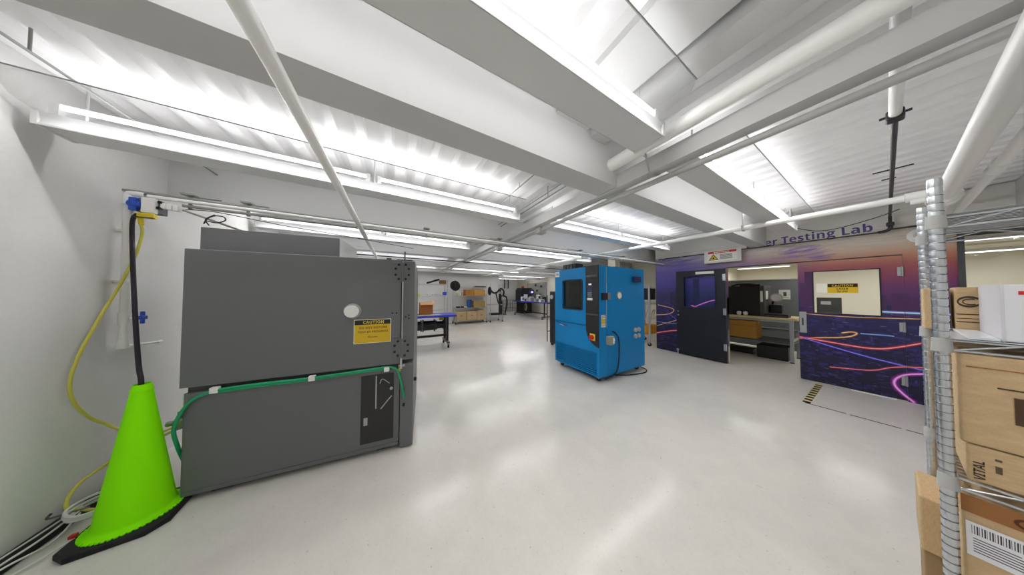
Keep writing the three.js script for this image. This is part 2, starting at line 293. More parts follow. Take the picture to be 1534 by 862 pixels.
function fitting(x0, x1, z0, label, y = LY) { // z0: near lip; open towards +z
  const L = x1 - x0, o = thing('ceiling_light', label, 'ceiling light', [x0, y, z0], 0, 'perforated fluorescent fittings between the beams');
  part(o, 'pan', [bx(0, 0, -0.175, L, 0.014, 0, 0.003), bx(0.01, 0.014, -0.15, L - 0.01, 0.085, -0.03)], M.lampPan);
  part(o, 'side_rail', sheet([[0.004, -0.003], [0.006, 0.006], [0.0, 0.012], [-0.006, 0.03], [-0.004, 0.05], [0.004, 0.076]], L), S(0xd6d7d8, 0.4, 0, { side: THREE.DoubleSide }));
  part(o, 'perforated_shade', sheet(wingPts, L), M.mesh, 'perforated white metal shade');
  part(o, 'perforated_shade', sheet([[-0.179, 0.075], [-0.2, 0.084], [-0.225, 0.1], [-0.245, 0.13], [-0.26, 0.17], [-0.268, 0.212]], L), M.mesh, 'perforated white metal shade');
  part(o, 'side_rail', sheet([[-0.176, 0.0], [-0.172, 0.03], [-0.179, 0.076]], L), S(0xe8e8e8, 0.4, 0, { side: THREE.DoubleSide }));
  part(o, 'edge_wire', rod(V(0, 0.213, 0.167), V(L, 0.213, 0.167), 0.004, 6), M.conduit);
  for (const e of [0, L]) part(o, 'end_cap', [bx(e - 0.012, -0.004, -0.18, e + 0.012, 0.09, 0.006, 0.003)], M.lampPan);
  const n = Math.max(1, Math.round(L / 1.7)), seg = L / n;
  for (let i = 0; i < n; i++) for (const dz of [-0.03]) {
    const t = part(o, 'fluorescent_tube', rod(V(i * seg + 0.06, 0.142, dz), V((i + 1) * seg - 0.06, 0.142, dz), 0.0165, 12), M.tube, 'glowing fluorescent tube');
    each(t, 'lamp_holder', [bx(i * seg + 0.03, 0.085, dz - 0.018, i * seg + 0.06, 0.162, dz + 0.018), bx((i + 1) * seg - 0.06, 0.085, dz - 0.018, (i + 1) * seg - 0.03, 0.162, dz + 0.018)], M.lampPan);
  }
  for (let i = 0; i <= n; i++) {
    const xx = Math.min(L - 0.1, Math.max(0.1, i * seg));
    part(o, 'hanger_rod', [rod(V(xx, 0.09, -0.087), V(xx, DECK - y + 0.02, -0.087), 0.006, 8), bx(xx - 0.03, 0.085, -0.12, xx + 0.03, 0.1, -0.055)], M.greyLight);
  }
  const up = new THREE.RectAreaLight(LAMP_TINT, LAMP_UP, L - 0.15, 0.15); up.position.set(L / 2, 0.118, -0.087); up.lookAt(x0 + L / 2, 50, z0 - 0.087); up.name = 'lamp_glow_up'; o.add(up); up.rotation.set(Math.PI / 2, 0, 0);
  for (const [zz, turn, power, nm] of [[0.058, Math.PI, LAMP_DOWN, 'lamp_glow_front'], [-0.2, 0, LAMP_BACK, 'lamp_glow_back']]) { const dn = new THREE.RectAreaLight(LAMP_TINT, power, L - 0.15, 0.018); dn.position.set(L / 2, 0.117, zz); dn.name = nm; o.add(dn); dn.rotation.set(-0.98, turn, 0, 'YXZ'); }
  return o;
}
const ROWS = [[-0.655, 'row in front of the first beam by the camera side of the cross beam'], [-2.378, ''], [-4.55, ''], [-6.75, ''], [-8.95, '']];
const rowName = ['over the open floor before the first beam', 'over the grey test chamber', 'behind the second beam and its conduits', 'behind the third beam', 'before the end wall racks'];
ROWS.forEach(([z], i) => {
  fitting(i ? -1.83 : -1.85, 1.44, z, `perforated fluorescent light ${rowName[i]}, cone side of cross beam`);
  fitting(1.98, 5.42, z, `perforated fluorescent light ${rowName[i]}, mural side of cross beam`);
});
fitting(-1.83, 1.44, 1.45, 'perforated fluorescent light behind the viewpoint, cone side of cross beam');
fitting(1.98, 5.42, 1.45, 'perforated fluorescent light behind the viewpoint, above the wire rack');
fitting(5.6, 8.8, -5.6, 'perforated fluorescent light above the alcove behind the blue chamber');
fitting(5.6, 8.8, -8.4, 'perforated fluorescent light above the alcove walkway');
fitting(5.6, 8.8, -11.2, 'perforated fluorescent light above the far tool bench');
fitting(5.6, 8.8, -13.6, 'perforated fluorescent light by the far end wall');
// ================= pipes and conduits =================
const pipeAlong = (axis, a, b, p, q, r, seg = 16) => axis === 'z' ? rod(V(p, q, a), V(p, q, b), r, seg) : rod(V(a, q, p), V(b, q, p), r, seg);
{
  single('steel_pipe', pipeAlong('z', ZN, -10.5, -0.336, 2.225, 0.0235), M.whitePipe, 'long grey white pipe hung beneath the beams over the grey chamber', 'pipe');
  const u = thing('water_pipe', 'fat white pipe passing through the first beam above the cross beam', 'pipe');
  part(u, 'pipe_body', pipeAlong('z', ZN, -1.13, 1.585, 2.61, 0.05, 20), M.whitePipe);
  single('hanging_cable', hose([V(1.72, 2.72, 0.1), V(1.72, 2.66, -0.3), V(1.7, 2.66, -0.55), V(1.68, 2.62, -0.75)], 0.005, 30, 6), M.black, 'thin black cable lying along the fat white pipe', 'cable');
  const sp = thing('sprinkler_pipe', 'white sprinkler branch pipe running past the printed mural wall', 'pipe');
  part(sp, 'pipe_body', pipeAlong('z', 0.098, -10.4, 3.98, 2.38, 0.03), M.whitePipe);
  for (const z of [-0.9, -3.6, -6.2]) part(sp, 'hanger_rod', [rod(V(3.98, 2.4, z), V(3.98, DECK, z), 0.006, 6), bx(3.945, 2.345, z - 0.012, 4.015, 2.415, z + 0.012, 0.004)], M.greyLight);
  part(sp, 'sprinkler_head', [rod(V(3.98, 2.38, -0.52), V(3.98, 2.45, -0.52), 0.018, 10), rod(V(3.98, 2.45, -0.52), V(3.98, 2.5, -0.52), 0.008, 8)], M.conduit);
  const mp = thing('sprinkler_main', 'fat white main pipe meeting the mural wall with a round flange', 'pipe');
  const my = 2.33, mz = 0.25;
  part(mp, 'pipe_body', [pipeAlong('x', 0.6, 4.0, mz, my, 0.044, 20), pipeAlong('x', 4.0, XM, mz, my, 0.05, 20)], M.whitePipe);
  each(mp, 'coupling', [pipeAlong('x', 3.86, 4.1, mz, my, 0.062, 20), pipeAlong('x', 3.9, 3.93, mz, my, 0.07, 20), pipeAlong('x', 4.03, 4.06, mz, my, 0.07, 20), bx(3.9, my + 0.05, mz - 0.03, 4.06, my + 0.1, mz + 0.03, 0.01), rod(V(3.98, 2.38, 0.3), V(3.98, 2.38, 0.1), 0.042, 14), rod(V(3.96, my, mz - 0.07), V(3.96, my, mz - 0.13), 0.022, 10)], M.whitePipe);
  part(mp, 'wall_flange', [pipeAlong('x', XM - 0.03, XM, mz, my, 0.095, 24), pipeAlong('x', XM - 0.06, XM - 0.03, mz, my, 0.07, 24)], M.whitePipe);
  const tp = thing('branch_pipe', 'slim white pipe beside the fat main pipe above the wire rack', 'pipe');
  part(tp, 'pipe_body', pipeAlong('x', 0.8, XM, 0.345, 2.3, 0.021), M.whitePipe);
  for (const x of [3.05, 3.25]) part(tp, 'coupling', pipeAlong('x', x, x + 0.07, 0.345, 2.3, 0.03), M.whitePipe);
  const hp = thing('black_pipe', 'black iron pipe dropping to the lettering on the mural wall', 'pipe');
  part(hp, 'white_run', pipeAlong('x', 1.64, 2.75, 0.05, 2.65, 0.022), M.whitePipe, 'white painted length of pipe');
  part(hp, 'upper_run', pipeAlong('x', 2.75, 6.24, 0.05, 2.65, 0.012), M.darkSteel);
  each(hp, 'clamp', [bx(2.7, 2.62, 0.02, 2.78, 2.68, 0.08, 0.01), rod(V(2.72, 2.65, 0.0), V(2.72, 2.65, 0.1), 0.008, 8), rod(V(3.9, 2.65, -0.04), V(3.9, 2.65, 0.14), 0.006, 8), rod(V(4.2, 2.65, 0.0), V(4.2, 2.65, 0.07), 0.006, 8)], M.darkSteel);
  part(hp, 'drop', [rod(V(6.24, 2.65, 0.05), V(6.24, 2.5, 0.05), 0.014, 10), hose([V(6.24, 2.52, 0.05), V(6.24, 2.47, 0.05), V(6.24, 2.44, 0.02), V(6.24, 2.43, -0.04)], 0.02, 16, 10), bx(6.21, 2.5, 0.02, 6.27, 2.56, 0.08, 0.015)], M.darkSteel);
  part(hp, 'wall_run', [rod(V(6.24, 2.43, -0.04), V(6.24, 2.43, -3.0), 0.011, 10), rod(V(6.24, 2.455, 0.05), V(6.24, 2.46, 0.3), 0.012, 10)], M.darkSteel);
  for (const z of [-0.95, -2.45]) part(hp, 'coupling', rod(V(6.24, 2.43, z), V(6.24, 2.43, z - 0.06), 0.018, 10), M.conduit);
  single('draped_cable', hose([V(6.2, 2.68, -0.75), V(6.2, 2.58, -0.55), V(6.2, 2.575, -0.35), V(6.2, 2.65, -0.05), V(6.2, 2.72, 0.12)], 0.006, 40, 6), M.black, 'thin black cable sagging above the lettering', 'cable');
}
// strut conduits in front of the second beam
{
  const c = thing('conduit_run', 'pair of grey conduits and white pipe clipped before the second beam', 'conduit');
  part(c, 'upper_conduit', pipeAlong('x', XL + 0.01, 8.6, -2.93, 2.335, 0.0115), M.conduit);
  part(c, 'white_pipe', pipeAlong('x', -1.765, 8.6, -2.915, 2.305, 0.016), M.whitePipe);
  part(c, 'lower_conduit', pipeAlong('x', -1.6, 8.6, -2.93, 2.268, 0.0125), M.conduit);
  for (const x of [-1.57, -1.23, 0.35, 1.42, 3.2, 4.6]) part(c, 'pipe_clamp', [bx(x - 0.012, 2.25, -2.96, x + 0.012, 2.365, -2.945), bx(x - 0.035, 2.362, -2.97, x + 0.035, 2.375, -2.9), rod(V(x, 2.36, -2.95), V(x, 2.46, -3.305), 0.006, 6)], M.conduit);
  const b = thing('conduit_run', 'grey conduits crossing before the third beam', 'conduit');
  part(b, 'conduit', pipeAlong('x', XL + 0.01, 8.6, -5.4, 2.325, 0.014), M.darkSteel); part(b, 'conduit', pipeAlong('x', XL + 0.01, 8.6, -7.6, 2.33, 0.012), M.conduit);
  const k = thing('conduit_run', 'white conduit with junction boxes beside the cross beam', 'conduit');
  part(k, 'conduit', pipeAlong('z', ZN, -9.3, 1.755, 2.395, 0.02), M.greyLight);
  for (const [z, s] of [[-2.35, 0.06], [-3.7, 0.05], [-5.9, 0.05]]) part(k, 'junction_box', bx(1.77 - s, 2.355, z - s, 1.77 + s, 2.43, z + s, 0.004), M.greyLight);
  const c2 = thing('conduit_run', 'thin conduits under the deck between the first two beams', 'conduit');
  each(c2, 'conduit', [pipeAlong('z', -1.33, -3.3, 1.62, 2.7, 0.008, 8), pipeAlong('z', -1.33, -3.3, 1.57, 2.72, 0.006, 8), pipeAlong('z', -1.33, -3.3, 1.27, 2.78, 0.007, 8), pipeAlong('z', -1.33, -3.3, -1.6, 2.72, 0.007, 8)], M.conduit);
  each(c2, 'hanger_rod', [rod(V(1.62, 2.7, -2.0), V(1.62, 2.84, -2.0), 0.005, 6), rod(V(1.27, 2.78, -2.1), V(1.27, 2.84, -2.1), 0.005, 6), rod(V(-1.6, 2.72, -2.05), V(-1.6, 2.84, -2.05), 0.005, 6)], M.conduit);
  const jb = thing('feed_box', 'white wiring box at the end of a light by the cross beam', 'wiring box');
  part(jb, 'box_body', bx(1.86, 2.49, -0.83, 1.965, 2.59, -0.63, 0.004), M.lampPan);
  part(jb, 'cable_loop', hose([V(1.62, 2.61, -0.86), V(1.64, 2.48, -0.855), V(1.68, 2.42, -0.85), V(1.76, 2.44, -0.84), V(1.87, 2.53, -0.8)], 0.006, 30, 6), M.greyLight);
}
// ================= grey test chamber =================
const caution = canvasTex(512, 384, (c, W, H) => {
  c.fillStyle = '#efe9c8'; c.fillRect(0, 0, W, H); c.fillStyle = '#dbb51a'; c.fillRect(10, 10, W - 20, H - 20); c.fillStyle = '#191715'; c.fillRect(10, 10, W - 20, 74);
  c.textAlign = 'center'; c.textBaseline = 'middle'; c.fillStyle = '#e8cf5a'; c.font = 'bold 66px sans-serif'; c.fillText('CAUTION', W / 2 + 10, 48);
  c.fillStyle = '#5a3a14'; c.font = 'bold 47px sans-serif'; c.fillText('DO NOT DISTURB', W / 2 + 8, 135); c.fillText('TEST IN PROGRESS', W / 2 + 8, 200); c.font = 'bold 34px sans-serif'; c.lineWidth = 5; c.strokeStyle = '#5a3a14'; c.beginPath(); c.moveTo(190, 296); c.lineTo(196, 272); c.lineTo(206, 292); c.lineTo(216, 270); c.lineTo(222, 296); for (let i = 0; i < 12; i++) c.lineTo(236 + i * 8, i % 2 ? 292 : 280); c.stroke();
});
const screenTex = dataTex(128, 128, (x, y) => { const px = (x % 8) - 4, py = (y % 8) - 4, v = Math.hypot(px, py) < 2.6 ? 18 : 62; return [v, v, v]; }); screenTex.repeat.set(9, 9);
(function greyChamber() {
  const o = thing('test_chamber', 'large grey steel environmental test chamber with a caution sign', 'test chamber', [-1.337, 0, -2.505], -6.4 * D2R);
  const D = 1.15, W = 1.405;
  part(o, 'upper_cabinet', bx(-0.02, 0.825, -D, W - 0.006, 1.85, 0, 0.006), M.grey);
  part(o, 'waist_rail', bx(0.005, 0.77, -D + 0.02, W - 0.02, 0.83, -0.03), M.greyDark);
  const lo = part(o, 'lower_cabinet', [bx(0, 0.075, -D, W - 0.01, 0.785, -0.004, 0.006)], M.grey);
  part(lo, 'skirt', bx(0.004, 0.042, -D + 0.02, W - 0.015, 0.075, -0.002, 0.003), M.grey);
  part(o, 'door_edge', [bx(W, 0.86, -D - 0.02, W + 0.115, 1.846, 0.012, 0.008)], M.grey);
  part(o, 'lower_front', bx(W - 0.004, 0.015, -D - 0.02, W + 0.112, 0.825, 0.01, 0.008), M.grey);
  part(o, 'hinge_gap', bx(W - 0.02, 0.8, -0.4, W + 0.06, 0.87, -0.01), M.black);
  part(o, 'hinge_pin', [rod(V(W + 0.008, 0.89, 0.016), V(W + 0.008, 1.83, 0.016), 0.0065, 10), rod(V(W + 0.001, 0.78, 0.012), V(W + 0.001, 0.9, 0.012), 0.01, 8)], M.steel, 'bright hinge pin along the door edge');
  for (const y of [1.635, 0.885]) {
    const h = part(o, 'hinge', [bx(W - 0.075, y, 0.002, W + 0.002, y + 0.19, 0.014, 0.003), bx(W + 0.014, y, 0.012, W + 0.075, y + 0.19, 0.024, 0.003), rod(V(W + 0.008, y, 0.018), V(W + 0.008, y + 0.19, 0.018), 0.011, 10)], M.grey, 'bolted grey steel hinge');
    for (const [dx, dy] of [[-0.028, 0.165], [-0.055, 0.125], [-0.055, 0.065], [-0.028, 0.025], [0.033, 0.165], [0.06, 0.125], [0.06, 0.065], [0.033, 0.025]]) part(h, 'bolt', disc(W + dx, y + dy, dx > 0 ? 0.027 : 0.017, 0.0115, 0.012, 'z', 10), M.black);
  }
  for (const [x, y] of [[W - 0.08, 1.325], [W - 0.045, 1.325], [W + 0.038, 1.285], [W + 0.066, 1.3], [W + 0.066, 1.27], [W + 0.025, 0.425]]) part(o, 'screw', disc(x, y, x > W ? 0.016 : 0.003, 0.008, 0.006, 'z', 8), M.black);
  const pt = part(o, 'port_ring', new THREE.TorusGeometry(0.06, 0.009, 10, 28).translate(1.006, 1.355, 0.006), M.steelDull, 'round cable port');
  part(pt, 'port_plug', disc(1.004, 1.355, 0.018, 0.055, 0.036), M.paper, 'white foam plug');
  part(o, 'warning_sign', [bx(1.016, 1.05, 0, 1.315, 1.274, 0.0025)], S(0x8d7b1c, 0.5), 'yellow caution sign');
  part(o, 'sign_print', panel(0.299, 0.224, 1.1655, 1.162, 0.0032), S(0xffffff, 0.5, 0, { map: caution }));
  const vs = part(o, 'vent_screen', bx(1.08, 0.122, -0.01, 1.346, 0.747, 0.001), S(0xffffff, 0.6, 0.2, { map: screenTex }), 'dark perforated vent screen');
  part(vs, 'vent_bar', bx(1.195, 0.43, 0.001, 1.205, 0.735, 0.004), M.greyLight);
  each(vs, 'vent_badge', [bx(1.105, 0.29, 0.001, 1.135, 0.36, 0.003), disc(1.325, 0.6, 0.003, 0.014, 0.004)], M.greyLight);
  part(vs, 'inner_pipe', [hose([V(1.24, 0.42, 0.002), V(1.28, 0.47, 0.002), V(1.33, 0.53, 0.002)], 0.006, 12, 6), hose([V(1.23, 0.66, 0.002), V(1.25, 0.7, 0.002), V(1.31, 0.65, 0.002)], 0.004, 12, 6)], M.greyLight);
  part(o, 'latch_tab', [bx(W - 0.02, 0.8, 0.006, W + 0.035, 0.822, 0.02, 0.003)], M.greyLight);
  part(o, 'plate', [bx(W + 0.02, 0.41, 0.01, W + 0.04, 0.44, 0.016), bx(W + 0.02, 0.56, 0.01, W + 0.035, 0.585, 0.018)], M.black);
  part(o, 'caution_tag', bx(W - 0.022, 0.745, 0, W - 0.004, 0.79, 0.004), M.yellow, 'small yellow tag');
  part(o, 'side_knob', disc(W + 0.125, 0.62, -0.1, 0.02, 0.03, 'x', 12), M.black);
  part(o, 'top_housing', bx(-0.0, 1.85, -0.62, 0.87, 2.035, -0.085, 0.004), M.grey, 'raised grey housing on the roof');
  part(o, 'housing_end', bx(0.868, 1.852, -0.615, 0.874, 2.032, -0.09), M.greyLight, 'pale end panel of the roof housing');
  part(o, 'top_bracket', [rod(V(W + 0.02, 1.846, -0.02), V(W + 0.02, 1.94, -0.02), 0.006, 8), bx(W - 0.14, 1.85, -0.05, W - 0.1, 1.865, -0.02), bx(W - 0.05, 1.848, -0.04, W + 0.09, 1.857, -0.01)], M.black);
  for (const x of [0.12, 1.2]) part(o, 'foot', bx(x, 0, -0.3, x + 0.12, 0.043, -0.06), M.rubber);
  for (const x of [0.12, 1.3]) part(o, 'rear_foot', bx(x, 0, -D + 0.05, x + 0.12, 0.043, -D + 0.25), M.rubber);
  part(o, 'side_fitting', [bx(-0.09, 0.52, -0.12, -0.01, 0.58, -0.06, 0.008), rod(V(-0.01, 0.55, -0.09), V(-0.13, 0.55, -0.09), 0.018, 10), rod(V(-0.07, 0.5, -0.09), V(-0.07, 0.63, -0.09), 0.012, 10)], M.steelDull);
  // green hose clipped along the side
  const hz = thing('green_hose', 'green rubber hose clipped along the side of the grey chamber', 'hose', [-1.337, 0, -2.505], -6.4 * D2R);
  part(hz, 'hose_body', hose([V(-0.04, 0.03, -0.14), V(-0.035, 0.2, -0.1), V(-0.034, 0.4, -0.03), V(-0.02, 0.56, 0.02), V(0.03, 0.7, 0.02), V(0.12, 0.775, 0.02), V(0.3, 0.798, 0.02), V(0.74, 0.796, 0.02), V(1.15, 0.808, 0.02), V(1.3, 0.81, 0.02), V(1.375, 0.775, 0.022), V(1.405, 0.68, 0.026), V(1.43, 0.56, 0.028), V(1.436, 0.49, 0.022)], 0.0105, 120, 8), M.green);
  part(hz, 'second_strand', hose([V(0.16, 0.775, 0.018), V(0.4, 0.782, 0.018), V(0.74, 0.781, 0.018), V(1.1, 0.795, 0.018), V(1.28, 0.798, 0.018)], 0.0095, 50, 8), M.green);
  for (const x of [0.17, 0.735, 1.287]) part(hz, 'hose_clip', bx(x - 0.022, 0.772, 0.0, x + 0.022, 0.815, 0.034, 0.005), M.paper, 'white plastic hose clip');
})();
// ================= blue test chamber =================
(function blueChamber() {
  const X0 = 3.0, X1 = 4.34, Z0 = -3.465, Z1 = -2.36, B = 0.095, T = 1.995;
  const o = thing('test_chamber', 'bright blue environmental test chamber on casters with a window', 'test chamber');
  const cx0 = 3.195, hy0 = 1.05, hy1 = 1.9, hz0 = -3.36, hz1 = -2.6, hx1 = 4.1, zb = Z0 + 0.004, tt = T - 0.004;
  part(o, 'cabinet', [bx(cx0, B, zb, X1, hy0, Z1), bx(cx0, hy1, zb, X1, tt, Z1), bx(cx0, hy0, zb, X1, hy1, hz0), bx(cx0, hy0, hz1, X1, hy1, Z1), bx(hx1, hy0, hz0, X1, hy1, hz1)], M.blue);
  const liner = S(0xa4a8a6, 0.45, 0.4);
  part(o, 'chamber_liner', [bx(cx0, hy0, hz0, hx1, hy0 + 0.01, hz1), bx(cx0, hy1 - 0.01, hz0, hx1, hy1, hz1), bx(cx0, hy0, hz0, hx1, hy1, hz0 + 0.01), bx(cx0, hy0, hz1 - 0.01, hx1, hy1, hz1), bx(hx1 - 0.01, hy0, hz0, hx1, hy1, hz1)], liner, 'steel lining inside the chamber');
  part(o, 'inner_shelf', [0, 1, 2, 3, 4, 5, 6].map((i) => bx(3.25, 1.36, hz0 + 0.03 + i * 0.11, 4.05, 1.37, hz0 + 0.05 + i * 0.11)).concat([bx(3.25, 1.352, hz0 + 0.02, 3.27, 1.372, hz1 - 0.02), bx(4.03, 1.352, hz0 + 0.02, 4.05, 1.372, hz1 - 0.02)]), M.steelDull, 'wire shelf inside the chamber');
  part(o, 'test_sample', [bx(3.3, 1.373, -3.2, 3.5, 1.5, -3.05, 0.01), bx(3.35, 1.373, -2.95, 3.6, 1.45, -2.75, 0.01)], M.greyLight, 'pale test samples behind the window');
  // front door slab with a hole for the window
  const wz0 = -3.215, wz1 = -2.725, wy0 = 1.215, wy1 = 1.765, zs = -2.637;
  const front = new THREE.Shape(); front.moveTo(Z0, 0.945); front.lineTo(zs, 0.945); front.lineTo(zs, T); front.lineTo(Z0 + 0.02, T); front.quadraticCurveTo(Z0, T, Z0, T - 0.02); front.closePath();
  const hole = new THREE.Path(), r = 0.045; hole.moveTo(wz0 + r, wy0); hole.lineTo(wz1 - r, wy0); hole.quadraticCurveTo(wz1, wy0, wz1, wy0 + r); hole.lineTo(wz1, wy1 - r); hole.quadraticCurveTo(wz1, wy1, wz1 - r, wy1); hole.lineTo(wz0 + r, wy1); hole.quadraticCurveTo(wz0, wy1, wz0, wy1 - r); hole.lineTo(wz0, wy0 + r); hole.quadraticCurveTo(wz0, wy0, wz0 + r, wy0); front.holes.push(hole);
  // extrude along x: shape (z,y) -> world
  const toX = (shape, x, depth, bev = 0.004) => { const g = new THREE.ExtrudeGeometry(shape, { depth, bevelEnabled: bev > 0, bevelSize: bev, bevelThickness: bev, bevelOffset: -bev, bevelSegments: 2, curveSegments: 16 }); g.applyMatrix4(new THREE.Matrix4().set(0, 0, 1, x, 0, 1, 0, 0, -1, 0, 0, 0, 0, 0, 0, 1)); g.scale(1, 1, -1); return flipped(g); };
  function flipped(g) { const f = flat(g), p = f.attributes.position, n = f.attributes.normal; for (let i = 0; i < p.count; i += 3) { for (const a of [p, n, f.attributes.uv]) for (let c = 0; c < a.itemSize; c++) { const q = a.array[(i + 1) * a.itemSize + c]; a.array[(i + 1) * a.itemSize + c] = a.array[(i + 2) * a.itemSize + c]; a.array[(i + 2) * a.itemSize + c] = q; } } f.computeVertexNormals(); return f; }
  const door = part(o, 'door', toX(front, X0, 0.185), M.blue);
  // window: rubber rim, glass, dim interior
  const rim = new THREE.Shape(); const k = 0.018; rim.moveTo(wz0 - k + r, wy0 - k); rim.lineTo(wz1 + k - r, wy0 - k); rim.quadraticCurveTo(wz1 + k, wy0 - k, wz1 + k, wy0 - k + r); rim.lineTo(wz1 + k, wy1 + k - r); rim.quadraticCurveTo(wz1 + k, wy1 + k, wz1 + k - r, wy1 + k); rim.lineTo(wz0 - k + r, wy1 + k); rim.quadraticCurveTo(wz0 - k, wy1 + k, wz0 - k, wy1 + k - r); rim.lineTo(wz0 - k, wy0 - k + r); rim.quadraticCurveTo(wz0 - k, wy0 - k, wz0 - k + r, wy0 - k); rim.holes.push(hole);
  part(door, 'window_rim', toX(rim, X0 - 0.012, 0.014, 0.003), M.black);
  part(door, 'window_pane', bx(X0 + 0.02, wy0 - 0.005, wz0 - 0.005, X0 + 0.026, wy1 + 0.005, wz1 + 0.005), new THREE.MeshPhysicalMaterial({ color: 0x9ba59c, roughness: 0.04, transmission: 1, thickness: 0 }), 'dark glass window');
  part(door, 'inner_seal', bx(X0 + 0.15, wy0 + 0.0, wz0 + 0.0, X0 + 0.17, wy1 - 0.0, wz0 + 0.05), S(0xb59a6a, 0.6), 'tan inner seal');
  // lower front panel with louvres
  const lower = new THREE.Shape(); lower.moveTo(Z0, B); lower.lineTo(Z1, B); lower.lineTo(Z1, 0.59); lower.quadraticCurveTo(zs, 0.65, zs, 0.935); lower.lineTo(Z0, 0.935); lower.closePath();
  const vh = new THREE.Path(); vh.moveTo(Z0 + 0.04, 0.125); vh.lineTo(Z1 - 0.055, 0.125); vh.lineTo(Z1 - 0.055, 0.5); vh.lineTo(Z0 + 0.04, 0.5); vh.closePath(); lower.holes.push(vh);
  const low = part(o, 'lower_panel', toX(lower, X0, 0.19), M.blue);
  part(low, 'vent_recess', bx(X0 + 0.17, 0.115, Z0 + 0.03, X0 + 0.18, 0.51, Z1 - 0.045), M.blue);
  const sg = new RoundedBoxGeometry(0.014, 0.0165, Z1 - 0.055 - (Z0 + 0.04), 2, 0.004);
  for (let i = 0; i < 11; i++) { const s = part(low, 'louvre_slat', sg, M.blue); s.position.set(X0 + 0.008, 0.142 + i * 0.034, (Z0 + 0.04 + Z1 - 0.055) / 2); }
  // black control strip
  const strip = new THREE.Shape(); strip.moveTo(Z1, 0.597); strip.lineTo(Z1, T + 0.008); strip.lineTo(zs + 0.006, T + 0.008); strip.lineTo(zs + 0.006, 0.935); strip.quadraticCurveTo(zs + 0.006, 0.655, Z1, 0.597);
  const cs = part(o, 'control_strip', toX(strip, X0 - 0.014, 0.013, 0.004), M.black, 'glossy black control panel strip');
  part(o, 'strip_backing', bx(X0 + 0.0, 0.945, zs + 0.006, 3.185, T, Z1 - 0.001), M.blue);
  part(o, 'lower_backing', bx(X0 + 0.001, 0.5, zs + 0.006, 3.19, 0.945, Z1 - 0.0005), M.blue);
  part(cs, 'trim_band', [bx(X0 - 0.03, 1.79, zs + 0.01, X0 - 0.01, 1.835, Z1 - 0.01, 0.008), bx(X0 - 0.024, 1.14, zs + 0.01, X0 - 0.01, 1.165, Z1 - 0.01, 0.006)], M.greyDark);
  part(cs, 'display', [bx(X0 - 0.024, 1.66, -2.56, X0 - 0.017, 1.69, -2.5)], S(0xcfd6e2, 0.4, 0, { emissive: 0xcfd6e2, emissiveIntensity: 0.5 }), 'small lit display');
  part(cs, 'keypad', [bx(X0 - 0.022, 1.45, -2.585, X0 - 0.016, 1.64, -2.48, 0.003)], S(0x22284a, 0.4));
  for (let i = 0; i < 3; i++) for (let j = 0; j < 3; j++) part(cs, 'key', bx(X0 - 0.026, 1.46 + i * 0.028, -2.575 + j * 0.029, X0 - 0.02, 1.48 + i * 0.028, -2.553 + j * 0.029, 0.002), M.panelGrey);
  part(cs, 'name_plate', bx(X0 - 0.021, 1.395, -2.59, X0 - 0.016, 1.435, -2.48), M.paper, 'white name plate');
  const es = part(cs, 'stop_plate', bx(X0 - 0.024, 0.705, -2.54, X0 - 0.016, 0.82, -2.43, 0.003), M.yellow, 'yellow emergency stop plate');
  part(es, 'stop_knob', [disc(X0 - 0.045, 0.76, -2.49, 0.042, 0.03, 'x', 20), disc(X0 - 0.03, 0.76, -2.49, 0.025, 0.03, 'x', 16), bx(X0 - 0.07, 0.73, -2.5, X0 - 0.05, 0.79, -2.48, 0.004)], M.red, 'red emergency stop knob');
  const logo = canvasTex(256, 96, (c) => { c.strokeStyle = '#17265e'; c.lineWidth = 16; c.lineCap = 'round'; c.beginPath(); c.moveTo(10, 26); c.bezierCurveTo(60, 20, 90, 60, 240, 66); c.stroke(); c.strokeStyle = '#e8e6ee'; c.lineWidth = 9; c.beginPath(); c.moveTo(92, 60); c.lineTo(170, 76); c.stroke(); c.strokeStyle = '#c03a74'; c.lineWidth = 9; c.beginPath(); c.moveTo(140, 58); c.lineTo(226, 74); c.stroke(); });
  part(o, 'maker_badge', panel(0.34, 0.11, X0 - 0.0065, 0.895, Z0 + 0.2, '-x'), S(0xffffff, 0.4, 0, { map: logo, transparent: true }));
  const tag = canvasTex(64, 64, (c) => { c.fillStyle = '#e9e6df'; c.fillRect(0, 0, 64, 64); c.fillStyle = '#8a4a3a'; c.font = 'bold 40px sans-serif'; c.textAlign = 'center'; c.fillText('16', 32, 46); });
  part(o, 'number_tag', panel(0.13, 0.11, X0 - 0.007, 1.91, Z0 + 0.075, '-x'), S(0xffffff, 0.6, 0, { map: tag }), 'white tag with number 16');
  // side with fittings
  part(o, 'door_seam', [bx(3.186, 0.93, Z1 - 0.02, 3.194, T - 0.01, Z1 + 0.002)], M.greyLight, 'pale gasket line');
  const la = part(o, 'latch', [bx(3.055, 1.405, Z1 - 0.01, 3.185, 1.53, Z1 + 0.035, 0.008)], M.navy, 'door latch block');
  part(la, 'latch_keeper', bx(3.192, 1.41, Z1 - 0.005, 3.262, 1.525, Z1 + 0.03, 0.006), S(0x8a7f78, 0.5), 'brown grey latch keeper');
  const pr = part(o, 'port_ring', new THREE.TorusGeometry(0.06, 0.011, 10, 24).translate(3.535, 1.478, Z1 + 0.006), S(0x8d8a6e, 0.5), 'round cable port');
  part(pr, 'port_plug', disc(3.535, 1.478, Z1 + 0.008, 0.055, 0.02), M.paper, 'white foam plug');
  part(o, 'blue_box', [bx(3.94, 1.735, Z1 - 0.004, 4.165, 1.84, Z1 + 0.05, 0.006), disc(4.06, 1.79, Z1 + 0.053, 0.012, 0.01)], S(0x14255e, 0.45), 'dark blue electrical box');
